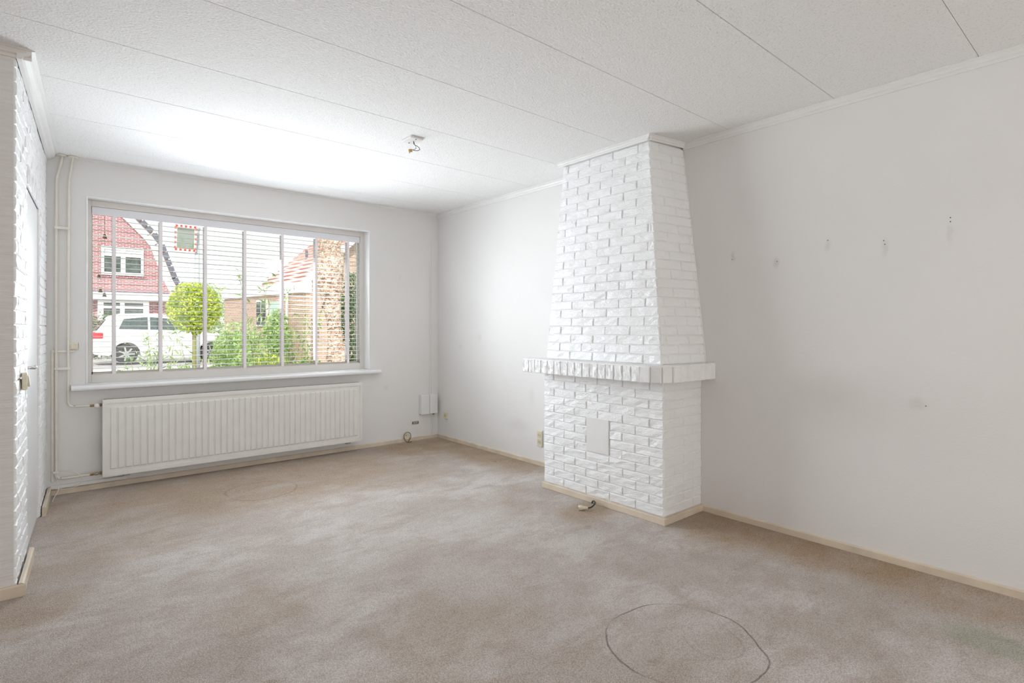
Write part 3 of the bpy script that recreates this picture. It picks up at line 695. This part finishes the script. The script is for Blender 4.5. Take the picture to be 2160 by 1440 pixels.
rp = thing('cable_outlet', (3.02, YB-.02, .05), 'round cream outlet plate with a stiff black cable loop, low on the window wall', 'outlet')
mk('plate', disc((3.022, YB-.016, .062), (0, -1, 0), .038, .012, 24), M['cream'], rp)
mk('mount', tube([(3.022, YB, .062), (3.022, YB-.017, .062)], .03, 14), M['cream'], rp)
mk('screw', disc((3.008, YB-.028, .074), (0, -1, 0), .005, .003, 8), M['dark'], rp)
mk('cable_loop', tube(spline([(3.035, YB-.03, .004), (3.062, YB-.035, .045), (3.058, YB-.032, .088), (3.022, YB-.03, .108), (2.985, YB-.032, .085), (2.982, YB-.04, .04), (2.998, YB-.06, .008), (3.03, YB-.085, .005), (3.05, YB-.075, .012)], 6), .0028, 6), M['black'], rp, smooth=True)

# sockets on the right wall
def socket(y, z, lab, n=2):
    t = thing('wall_socket', (XR, y, z), lab, 'socket')
    h = .075*n if n > 1 else .08
    mk('plate', box(XR-.014, y-.034, z-h/2, XR, y+.034, z+h/2), M['cream'], t, bevel=.006)
    for k in range(n):
        zz = z+(k-(n-1)/2)*.062
        r = mk('recess', tube([(XR-.0135, y, zz), (XR-.0165, y, zz)], .023, 18), M['cream2'], t)
        mk('pin_hole', J(disc((XR-.0165, y-.008, zz), (-1, 0, 0), .0035, .001, 8), disc((XR-.0165, y+.008, zz), (-1, 0, 0), .0035, .001, 8)), M['dark'], r)
socket(5.170, .268, 'cream socket on the right wall beside the room corner', 1)
socket(3.63, .245, 'cream double socket half hidden by the left edge of the fireplace', 2)
sw = thing('light_switch', (lw(3.66), 3.66, .98), 'cream light switch on the painted bricks beside the door', 'switch')
mk('plate', obox((lw(3.66)+.010, 3.66, .985), (1, 0, 0), (0, 1, 0), (0, 0, 1), .022, .085, .085), M['cream'], sw, bevel=.006)
mk('rocker', obox((lw(3.66)+.024, 3.66, .985), (1, 0, .12), (0, 1, 0), (-.12, 0, 1), .010, .05, .055), M['cream'], sw, bevel=.003)

# ceiling rose with loose wires
cr = thing('ceiling_rose', (1.93, 3.31, ZC), 'small square ceiling cover plate with loose wires and terminal block', 'cover plate')
tilt = math.radians(10); ca, sa = math.cos(tilt), math.sin(tilt)
mk('plate', obox((1.925, 3.315, ZC-.007), (1, 0, 0), (0, 1, 0), (0, 0, 1), .10, .125, .014), M['trim'], cr, bevel=.003)
mk('screw', J(disc((1.925, 3.362, ZC-.014), (0, 0, -1), .005, .002, 8), disc((1.925, 3.268, ZC-.014), (0, 0, -1), .005, .002, 8)), M['dark'], cr)
mk('wire', J(tube(spline([(1.93, 3.31, ZC-.01), (1.935, 3.31, ZC-.035), (1.955, 3.295, ZC-.05), (1.965, 3.285, ZC-.07), (1.945, 3.29, ZC-.082), (1.925, 3.31, ZC-.078)], 6), .0022, 6),
             tube(spline([(1.93, 3.31, ZC-.01), (1.937, 3.305, ZC-.038), (1.944, 3.300, ZC-.055), (1.938, 3.30, ZC-.07), (1.922, 3.315, ZC-.074)], 6), .0016, 6)), M['black'], cr, smooth=True)
mk('terminal_block', J(obox((1.913, 3.322, ZC-.080), (1, 0, .2), (0, 1, 0), (-.2, 0, 1), .024, .012, .020), tube([(1.908, 3.322, ZC-.09), (1.906, 3.322, ZC-.10)], .004, 6)), M['terminal'], cr, bevel=.002)

# black cable with cream plug on the carpet by the fireplace
pl = thing('power_plug', (2.85, 2.55, 0), 'cream plug on a short black cable lying on the carpet by the fireplace', 'plug')
cpts = [(2.965, 2.600, .004), (2.955, 2.585, .022), (2.945, 2.565, .030), (2.925, 2.535, .030), (2.89, 2.52, .022), (2.86, 2.52, .014), (2.835, 2.53, .012)]
mk('cable', tube(spline(cpts, 6), .0050, 8), M['black'], pl, smooth=True)
pc = Vector((2.805, 2.548, .016)); pdir = (pc-Vector((2.835, 2.53, .012))).normalized()
mk('plug_body', tube([Vector((2.838, 2.528, .013)), Vector((2.825, 2.535, .014)), Vector((2.812, 2.543, .016)), Vector((2.800, 2.551, .017)), Vector((2.785, 2.560, .017))], [.007, .011, .012, .018, .018], 14), M['cream'], pl, smooth=True)
mk('pin', J(tube([(2.785, 2.553, .022), (2.774, 2.560, .022)], .0024, 6), tube([(2.788, 2.567, .012), (2.777, 2.574, .012)], .0024, 6)), M['chrome'], pl)

# ------------------------------------------------------------------ outside
GZ = .06
g = struct(mk('ground', box(-40, YB+.3, GZ-.3, 60, 90, GZ), M['paving'], loc=(0, 20, GZ)))
g['label'] = 'pale paving outside the window'
struct(mk('lawn', box(-6, YB+.6, GZ-.1, 12, 13.2, GZ+.012), M['lawn'], loc=(3, 9, GZ)))
struct(mk('street', box(-40, 19.8, GZ-.1, 60, 25.5, GZ+.012), M['asphalt'], loc=(0, 22, GZ)))
# the far red brick house with a kinked gable
HY = 28.0
hs = thing('brick_house', (-1, HY+4, GZ), 'red brick house with white gable trim and a white framed upstairs window across the street', 'house')
R = [(4.55, 2.75), (4.30, 3.3), (4.02, 4.1), (3.80, 4.75), (3.55, 5.1), (2.95, 5.75), (-.2, 8.9)]
right = [(x-.32, z) for x, z in R]; cx = -.2
left = [(2*cx-x, z) for x, z in reversed(right[:-1])]
poly = [(4.05, GZ)]+right[:-1]+[(cx, 8.7)]+left+[(2*cx-4.05, GZ)]
mk('wall', prism(poly, 'y', HY, HY+9), M['redbrick'], hs)
def strip(pts, w0, w1, y0, y1, mat, name):
    parts = []
    for (xa, za), (xb, zb) in zip(pts, pts[1:]):
        t = Vector((xb-xa, 0, zb-za)).normalized(); nn = Vector((-t.z, 0, t.x)); nn = nn if nn.x > 0 else -nn
        A, B = Vector((xa, 0, za)), Vector((xb, 0, zb)); q = [A+nn*w0, B+nn*w0, B+nn*w1, A+nn*w1]
        parts.append(prism([(p.x, p.z) for p in q], 'y', y0, y1))
    return mk(name, J(*parts), mat, hs)
strip(right, -.05, .26, HY-.14, HY+.02, M['ewhite'], 'barge_board')
strip(right, .26, .40, HY-.18, HY+9, M['rooftile'], 'roof_slope')
# dark verge tiles, one by one
for (xa, za), (xb, zb) in zip(right, right[1:]):
    A, B = Vector((xa, 0, za)), Vector((xb, 0, zb)); L = (B-A).length; t = (B-A)/L; nn = Vector((-t.z, 0, t.x)); nn = nn if nn.x > 0 else -nn
    k = max(1, round(L/.30))
    for i in range(k):
        if (A+t*(i*L/k)).z > 6.4: break
        c = A+t*((i+.5)*L/k)+nn*.36+Vector((0, HY-.22, 0)); mk('verge_tile', obox(c, t, (0, 1, 0), nn, L/k*.80, .14, .20), M['slate'], hs)
# upstairs window
wf = mk('window', J(box(1.74, HY-.09, 4.50, 3.20, HY+.02, 4.62), box(1.74, HY-.09, 3.44, 3.20, HY+.02, 3.56), box(1.745, HY-.085, 3.55, 1.84, HY+.02, 4.51), box(3.10, HY-.085, 3.55, 3.195, HY+.02, 4.51), box(2.40, HY-.085, 3.55, 2.56, HY+.02, 4.51), box(1.83, HY-.08, 4.22, 3.11, HY+.02, 4.30)), M['ewhite'], hs)
for (a, b_) in ((1.84, 2.40), (2.56, 3.10)):
    mk('pane', box(a, HY-.03, 3.56, b_, HY-.01, 4.22), M['epane'], wf); mk('pane', box(a, HY-.03, 4.30, b_, HY-.01, 4.50), M['ewhite'], wf)
    m3 = (a+b_)/2; mk('glazing_bar', J(box(m3-.1, HY-.05, 4.30, m3-.07, HY-.02, 4.5), box(m3+.07, HY-.05, 4.30, m3+.1, HY-.02, 4.5)), M['ewhite'], wf)
mk('lintel', J(*[box(1.62+i*.066, HY-.012, 4.63, 1.62+i*.066+.054, HY+.02, 4.82) for i in range(26)]), M['redbrick'], hs, kind='stuff')
mk('brick_sill', J(*[box(1.62+i*.066, HY-.04, 3.34, 1.62+i*.066+.054, HY+.02, 3.44) for i in range(26)]), M['redbrick'], hs, kind='stuff')
mk('string_course', box(-3, HY-.16, 2.70, 4.1, HY+.02, 2.77), M['slate'], hs)
mk('canopy', box(-3, HY-.5, 2.38, 4.2, HY+.02, 2.70), M['ewhite'], hs, bevel=.02)
bay = mk('bay_front', J(box(1.62, HY-.38, .9, 1.80, HY+.02, 2.38), box(2.35, HY-.38, .9, 2.5, HY+.02, 2.38), box(3.15, HY-.38, .9, 3.35, HY+.02, 2.38), box(1.63, HY-.375, 2.05, 3.34, HY+.02, 2.15), box(1.63, HY-.375, 2.28, 3.34, HY+.02, 2.375), box(1.60, HY-.39, GZ, 3.37, HY+.02, .95)), M['ewhite'], hs)
for a, b_ in ((1.80, 2.35), (2.5, 3.15)):
    mk('pane', box(a, HY-.30, .95, b_, HY-.28, 2.05), M['epane'], bay); mk('pane', box(a, HY-.30, 2.15, b_, HY-.28, 2.28), M['epane'], bay)

# the low house on the right with a tiled roof
h2 = thing('tiled_house', (8.5, 20.3, GZ), 'low house with pale red tiled roof and white barge board behind the garden', 'house')
y0, y1 = 18.0, 22.7; ex, ez, rx, rz = 6.32, 2.72, 8.5, 4.72
mk('wall', prism([(6.5, GZ), (6.5, 2.85), (rx, 4.55), (10.5, 2.85), (10.5, GZ)], 'y', y0+.25, y1-.1), M['tanbrick'], h2)
def slab4(a, b, c, d, th):
    a, b, c, d = map(Vector, (a, b, c, d)); n = (b-a).cross(d-a).normalized()*th
    return [a, b, c, d, a+n, b+n, c+n, d+n], [(0, 1, 2, 3), (7, 6, 5, 4), (0, 4, 5, 1), (1, 5, 6, 2), (2, 6, 7, 3), (3, 7, 4, 0)]
rf = mk('roof', slab4((ex, y0, ez), (rx, y0, rz), (rx, y1, rz), (ex, y1, ez), -.08), M['slate'], h2)
# tile courses up the slope
sl_ = Vector((rx-ex, 0, rz-ez)); nrow = 11
for i in range(nrow):
    a = Vector((ex, 0, ez))+sl_*(i/nrow); b = Vector((ex, 0, ez))+sl_*((i+1)/nrow); up = Vector((-sl_.z, 0, sl_.x)).normalized()
    mk('tile_course', ([(p.x, y, p.z) for p in (a+up*.02, b+up*.02, b+up*.05, a+up*.09) for y in (y0-.03, y1)], [(0, 2, 3, 1), (4, 6, 7, 5), (6, 0, 1, 7), (2, 4, 5, 3), (0, 6, 4, 2), (1, 3, 5, 7)]), M['rooftile'], rf)
mk('roof_slope', slab4((rx, y0, rz), (10.7, y0, ez), (10.7, y1, ez), (rx, y1, rz), .08), M['rooftile'], h2)
up = Vector((-sl_.z, 0, sl_.x)).normalized()
for sgn in (1, -1):
    pa, pb = ((ex, ez), (rx, rz)) if sgn == 1 else ((10.7, ez), (rx, rz))
    mk('barge_board', prism([(pa[0], pa[1]-.22), (pa[0], pa[1]+.04), (pb[0], pb[1]+.04), (pb[0], pb[1]-.22)], 'y', y0-.06, y0+.02), M['ewhite'], h2)
mk('gutter', box(ex-.08, y0, ez-.12, ex+.06, y1, ez-.02), M['ewhite'], h2)
mk('roof_vent', tube([(7.45, 20.6, 3.8), (7.45, 20.6, 4.15)], .05, 8), M['slate'], h2)
mk('chimney', box(8.2, 21.0, 4.5, 8.7, 21.5, 5.3), M['tanbrick'], h2)
# garage
ga = thing('garage', (5.9, 19.5, GZ), 'flat roofed tan brick garage with a deep white fascia left of the tiled house', 'garage')
gp = [(5.20, 23), (6.06, 16.8), (6.20, 16.8), (6.20, 23)]
mk('wall', prism(gp, 'z', GZ, 2.36), M['tanbrick'], ga)
mk('fascia', prism([(5.12, 23.1), (5.99, 16.72), (6.22, 16.72), (6.22, 23.1)], 'z', 2.34, 2.67), M['ewhite'], ga, bevel=.02)
dn = (Vector((6.06, 16.8, 0))-Vector((5.2, 23, 0))).normalized(); nn = Vector((dn.y, -dn.x, 0)); nn = nn if nn.x < 0 else -nn
def on_g(s, z, off=.03): p = Vector((5.2, 23, 0))+dn*s+nn*off; return Vector((p.x, p.y, z))
for s0 in (3.3,):
    dw = mk('window', obox(on_g(s0, 1.75), dn, nn, (0, 0, 1), .8, .06, .9), M['ewhite'], ga)
    mk('pane', obox(on_g(s0-.19, 1.75, .07), dn, nn, (0, 0, 1), .30, .02, .78), M['epane'], dw); mk('pane', obox(on_g(s0+.19, 1.75, .07), dn, nn, (0, 0, 1), .30, .02, .78), M['epane'], dw)
mk('downpipe', tube([on_g(5.2, GZ, .08), on_g(5.2, 2.34, .08)], .04, 8), M['ewhite'], ga)
mk('door', obox(on_g(4.35, 1.1), dn, nn, (0, 0, 1), .85, .06, 2.0), simple('pale_green_door', (.42, .55, .50), .5), ga)

# white car, seen from its left rear
CY, CZ = 21.2, GZ+.06
car = thing('car', (3.1, CY+.85, CZ), 'white hatchback parked across the street in front of the brick house', 'car')
def arch(cx, r=.37, n=9): return [(cx+r*math.cos(PI*k/n), .30+r*math.sin(PI*k/n)) for k in range(n+1)][::-1]
x0 = 1.05
bodyp = [(0.10, .30), (.04, .45), (.00, .62), (.05, .86), (.12, 1.02), (.5, 1.06), (2.9, 1.00), (3.55, .92), (3.95, .80), (4.12, .62), (4.14, .35), (4.0, .24), (3.72, .24)]
lower = [(2.90, .22), (1.32, .22)]
pl_ = [(x, z) for x, z in bodyp]+[(x, z) for x, z in arch(3.32)[::-1]]+lower+[(x, z) for x, z in arch(.92)[::-1]]+[(.5, .25)]
pl_ = [(x0+x, CZ+z) for x, z in pl_]
body = mk('body', prism(pl_, 'y', CY, CY+1.72), M['carpaint'], car, bevel=.05)
cab = [(.14, 1.00), (.36, 1.32), (.52, 1.52), (.75, 1.585), (1.5, 1.61), (2.2, 1.56), (2.55, 1.42), (3.1, .98)]
cv = [(x0+x, CY+(.03 if z < 1.1 else .03+(z-1.0)*.30), CZ+z) for x, z in cab]+[(x0+x, CY+1.69-(0 if z < 1.1 else (z-1.0)*.30), CZ+z) for x, z in cab]
nc = len(cab); mk('cabin', (cv, [tuple(range(nc)), tuple(range(nc, 2*nc))[::-1]]+[(i, nc+i, nc+(i+1) % nc, (i+1) % nc) for i in range(nc)]), M['carpaint'], car, bevel=.03)
def cwin(pts, name='side_window'):
    v = [(x0+x, CY+.03+max(0, z-1.0)*.30-.012, CZ+z) for x, z in pts]+[(x0+x, CY+.03+max(0, z-1.0)*.30+.01, CZ+z) for x, z in pts]; n = len(pts)
    mk(name, (v, [tuple(range(n)), tuple(range(n, 2*n))[::-1]]+[(i, (i+1) % n, n+(i+1) % n, n+i) for i in range(n)]), M['carglass'], car)
cwin([(.72, 1.10), (.86, 1.42), (1.50, 1.49), (1.50, 1.08)]); cwin([(1.56, 1.08), (1.56, 1.49), (2.15, 1.44), (2.75, 1.06)])
v = [(x0+.17, CY+.16, CZ+1.06), (x0+.17, CY+1.56, CZ+1.06), (x0+.40, CY+1.46, CZ+1.40), (x0+.40, CY+.26, CZ+1.40)]
mk('rear_window', (v+[(a-.02, b, c+.01) for a, b, c in v], [(0, 1, 2, 3), (7, 6, 5, 4), (0, 4, 5, 1), (1, 5, 6, 2), (2, 6, 7, 3), (3, 7, 4, 0)]), M['carglass'], car)
for yy in (CY-.01, CY+1.50): mk('tail_light', box(x0-.02, yy, CZ+.78, x0+.34, yy+.23, CZ+1.0), M['redlens'], car, bevel=.04)
mk('bumper_strip', box(x0-.03, CY+.1, CZ+.38, x0+.05, CY+1.62, CZ+.44), M['redlens'], car)
for wx in (.92, 3.32):
    for yy in (CY-.01, CY+1.53):
        t = mk('wheel', tube([(x0+wx, yy, CZ+.30), (x0+wx, yy+.02, CZ+.30), (x0+wx, yy+.18, CZ+.30), (x0+wx, yy+.2, CZ+.30)], [.27, .31, .31, .27], 24), M['tyre'], car)
        sp = [tube([(x0+wx, yy-.006, CZ+.30), (x0+wx, yy+.02, CZ+.30)], .06, 10)]
        for k in range(7):
            a = 2*PI*k/7; dv = Vector((math.cos(a), 0, math.sin(a))); sp.append(obox(Vector((x0+wx, yy-.002, CZ+.30))+dv*.12, dv, (0, 1, 0), Vector((-dv.z, 0, dv.x)), .20, .02, .045))
        mk('rim', J(*sp), M['alloy'], t)

# lamp post and the striped street mirror on it
lp = mk('lamp_post', J(tube([(3.17, 17, GZ), (3.17, 17, 1.0), (3.17, 17, 3.95)], [.075, .07, .06], 12), tube([(3.17, 17, 3.93), (3.17, 17, 4.02)], [.085, .07], 12)), M['post'], smooth=True)
lp['label'] = 'grey metal post behind the round lime tree'; lp['category'] = 'post'
mr = thing('street_mirror', (2.9, 16.9, 3.66), 'rectangular street mirror with red and white striped border on the grey post', 'mirror')
mu = Vector((.97, -.1, -.02)).normalized()
mnn = Vector((-.16, -.96, -.20)).normalized(); mu = (mu-mnn*mu.dot(mnn)).normalized(); mv = mnn.cross(mu)
if mv.z < 0: mv = -mv
mc = Vector((2.87, 16.88, 3.66))
mk('border', obox(mc, mu, mv, mnn, .52, .68, .05), M['ewhite'], mr, bevel=.01)
st = []
for k in range(-2, 3):
    for s in (-1, 1): st.append(obox(mc+mu*(k*.105)+mv*(s*.315)+mnn*.026, mu, mv, mnn, .055, .055, .008))
for k in range(-2, 3):
    for s in (-1, 1): st.append(obox(mc+mu*(s*.235)+mv*(k*.13)+mnn*.026, mu, mv, mnn, .05, .06, .008))
mk('red_stripes', J(*st), M['stripe'], mr)
mk('mirror_face', obox(mc+mnn*.027, mu, mv, mnn, .40, .56, .006), M['mirror'], mr)
mk('bracket', tube([mc-mnn*.02, Vector((3.12, 17, 3.75))], .02, 8), M['post'], mr)

# plants
rl = random.Random(11)
def leaves(n, pt, size, asp=.45, droop=0.0):
    V, F = [], []
    for _ in range(n):
        c = Vector(pt()); a = Vector((rl.gauss(0, 1), rl.gauss(0, 1), rl.gauss(0, .8)-droop)).normalized(); b = a.orthogonal().normalized()
        b = (Matrix.Rotation(rl.uniform(0, 2*PI), 3, a) @ b); s = size*rl.uniform(.6, 1.35); k = len(V); nrm = a.cross(b)
        V += [c-a*s*.5, c+b*s*asp*.5+nrm*s*.06, c+a*s*.5, c-b*s*asp*.5+nrm*s*.06]; F += [(k, k+1, k+2), (k, k+2, k+3)]
    return V, F
def in_ell(c, r, shell=.55):
    def f():
        while True:
            p = Vector((rl.uniform(-1, 1), rl.uniform(-1, 1), rl.uniform(-1, 1)))
            if shell < p.length < 1: break
        k = 1+.12*mn.noise(p*2.5+Vector(c)); return (c[0]+p.x*r[0]*k, c[1]+p.y*r[1]*k, c[2]+p.z*r[2]*k)
    return f
def shrub(name, c, r, n, size, mat, lab, cat='shrub', group=None, shell=.3, asp=.45, trunk=None):
    t = thing(name, (c[0], c[1], GZ), lab, cat, group)
    mk('foliage', leaves(n, in_ell(c, r, shell), size, asp), M[mat], t, kind='stuff')
    if trunk: mk('trunk', tube([(c[0], c[1], GZ), (c[0], c[1], c[2]-r[2]*.4)], [trunk, trunk*.8], 8), M['stalk'], t, smooth=True)
    else:
        mk('stem', J(*[tube([(c[0]+rl.uniform(-.1, .1), c[1]+rl.uniform(-.1, .1), GZ), (c[0]+rl.uniform(-.6, .6)*r[0], c[1]+rl.uniform(-.6, .6)*r[1], c[2]+r[2]*.5)], [.012, .005], 5) for _ in range(7)]), M['stalk'], t)
    return t
shrub('round_tree', (2.66, 14.6, 1.72), (.56, .56, .60), 4200, .085, 'lime', 'clipped round tree with yellow-green leaves on a thin trunk in front of the grey post', 'tree', shell=.55, asp=.6, trunk=.05)
shrub('garden_hedge', (1.2, 26.2, .95), (2.4, .5, .95), 3600, .12, 'deep', 'dark green hedge behind the parked car', 'hedge', shell=.2)
for i, (x, y, z, rx_, rz_, mt, lab) in enumerate([
    (.68, 8.8, .36, .42, .34, 'green', 'low bright green bush in front of the car wheel, leftmost in the garden'),
    (1.42, 9.0, .38, .42, .36, 'pale', 'low pale green bush under the second ladder tape from the left'),
    (2.05, 8.6, .45, .42, .42, 'green', 'leafy green bush at the foot of the tall bamboo-like stalks'),
    (2.62, 8.9, .46, .40, .42, 'lime', 'yellow-green bush in the middle of the window view'),
    (3.00, 8.3, .42, .34, .40, 'green', 'green bush between the middle bush and the red-barked trunk'),
    (3.30, 7.6, .38, .30, .36, 'pale', 'pale green bush at the foot of the red-barked trunk'),
    (.95, 7.3, .22, .5, .2, 'pale', 'lowest pale bush close under the window on the left')]):
    shrub('garden_bush', (x, y, z), (rx_, .34, rz_), 1100, .085, mt, lab, 'bush', 'bushes along the front garden', .15, .35)
shrub('garage_shrub', (5.35, 17.3, .95), (.38, .5, .9), 2100, .11, 'green', 'tall dark leafy shrub against the garage wall', 'shrub', shell=.2)
shrub('garage_shrub', (4.6, 18.6, .75), (.7, .5, .75), 1900, .11, 'pale', 'wide pale shrub at the left end of the garage', 'shrub', shell=.2)
shrub('rose_shrub', (3.85, 15.5, .62), (.7, .5, .55), 1100, .10, 'green', 'rounded green shrub between the round tree and the garage', 'shrub', shell=.2)
shrub('far_tree', (5.9, 30, 2.0), (1.7, 1.2, 1.5), 3200, .17, 'pale', 'hazy green tree top behind the garage roof', 'tree', shell=.3, trunk=.1)
shrub('conifer', (5.05, 11.2, 1.2), (.34, .34, 1.3), 4200, .07, 'deep', 'dark green conifer at the right edge of the window view', 'tree', shell=.2, trunk=.05)
# tall bamboo-like plants
def canes(name, x, y, w, n, hgt, lab):
    t = thing(name, (x, y, GZ), lab, 'plant', 'tall canes in the front garden'); V = []; tips = []
    for i in range(n):
        bx, by = x+rl.uniform(-w, w), y+rl.uniform(-.25, .25); h = hgt*rl.uniform(.6, 1.1); lx, ly = rl.uniform(-.2, .2), rl.uniform(-.12, .12)
        pts = [Vector((bx+lx*k*k, by+ly*k*k, GZ+h*k)) for k in (0, .35, .7, 1)]; sp_ = spline(pts, 4); tips += sp_[4:]
        V.append(tube(sp_, [.006*(1-.7*q/len(sp_)) for q in range(len(sp_))], 5))
    mk('cane', J(*V), M['stalk'], t, kind='stuff')
    def pt():
        p = rl.choice(tips); return (p.x+rl.gauss(0, .05), p.y+rl.gauss(0, .05), p.z+rl.gauss(0, .05))
    mk('foliage', leaves(n*34, pt, .11, .17, .5), M['green'], t, kind='stuff')
canes('bamboo_plant', 1.50, 7.9, .34, 11, 1.25, 'leaning bamboo canes with narrow leaves in front of the parked car')
canes('bamboo_plant', 1.02, 8.3, .22, 7, 1.05, 'sparse low canes before the rear wheel of the parked car')
canes('bamboo_plant', 2.25, 7.6, .30, 9, 1.8, 'tallest narrow-leaved canes, in the middle of the window')
canes('bamboo_plant', 2.82, 8.0, .22, 7, 1.45, 'thin canes with sparse leaves in front of the garage')
# pine trunk
pt_ = thing('pine_trunk', (3.72, 8.6, GZ), 'thick tree trunk with flaky red bark at the right side of the window view', 'tree')
tp = [(3.62, 8.6, GZ), (3.60, 8.6, .7), (3.56, 8.6, 1.25), (3.50, 8.6, 1.8), (3.49, 8.6, 2.4), (3.51, 8.6, 3.2), (3.53, 8.6, 4.6)]
sp_ = spline(tp, 5); V, F = tube(sp_, [.15+.05*math.sin(i*.35+1.2)+.01*math.sin(i*1.7) for i in range(len(sp_))], 16)
V = [Vector(v)+Vector((mn.noise(Vector(v)*5), mn.noise(Vector(v)*5+Vector((9, 0, 0))), 0))*.025 for v in V]
mk('trunk', (V, F), M['bark'], pt_, smooth=True)
fk = []
for k in range(260):
    i = rl.randrange(2, len(sp_)-6); a = rl.uniform(0, 2*PI); c = sp_[i]; r = .155+.05*math.sin(i*.35+1.2); dv = Vector((math.cos(a), math.sin(a), 0)); tv = Vector((-dv.y, dv.x, 0))
    fk.append(obox(c+dv*r+Vector((0, 0, rl.uniform(-.1, .1))), tv, Vector((0, 0, 1)), dv, rl.uniform(.03, .07), rl.uniform(.04, .10), .012))
mk('bark_flakes', J(*fk), M['bark'], pt_, kind='stuff')
# little bells hung outside the glass
for (x, z, lab) in ((.381, 2.02, 'olive bell ornament hanging highest outside the glass'), (.342, 1.68, 'second highest olive bell outside the glass'),
                    (.352, 1.565, 'left one of the two lowest olive bells outside the glass'), (.379, 1.53, 'lowest olive bell outside the glass')):
    t = thing('hanging_bell', (x, 5.72, z), lab, 'ornament', 'bell ornaments outside the window')
    mk('bell', tube([(x, 5.72, z+.018), (x, 5.72, z+.012), (x, 5.72, z-.004), (x, 5.72, z-.018)], [.003, .010, .012, .017], 12), M['bell'], t, smooth=True)
    mk('thread', tube([(x, 5.72, z+.016), (x, 5.72, 2.46)], .0012, 4), M['bell'], t)
ev = mk('porch_eave', box(-.3, YB+.24, 2.46, XR+.2, YB+.62, 2.56), M['ewhite']); ev['label'] = 'white eave board above the window outside'; ev['category'] = 'eave'; ev['kind'] = 'structure'
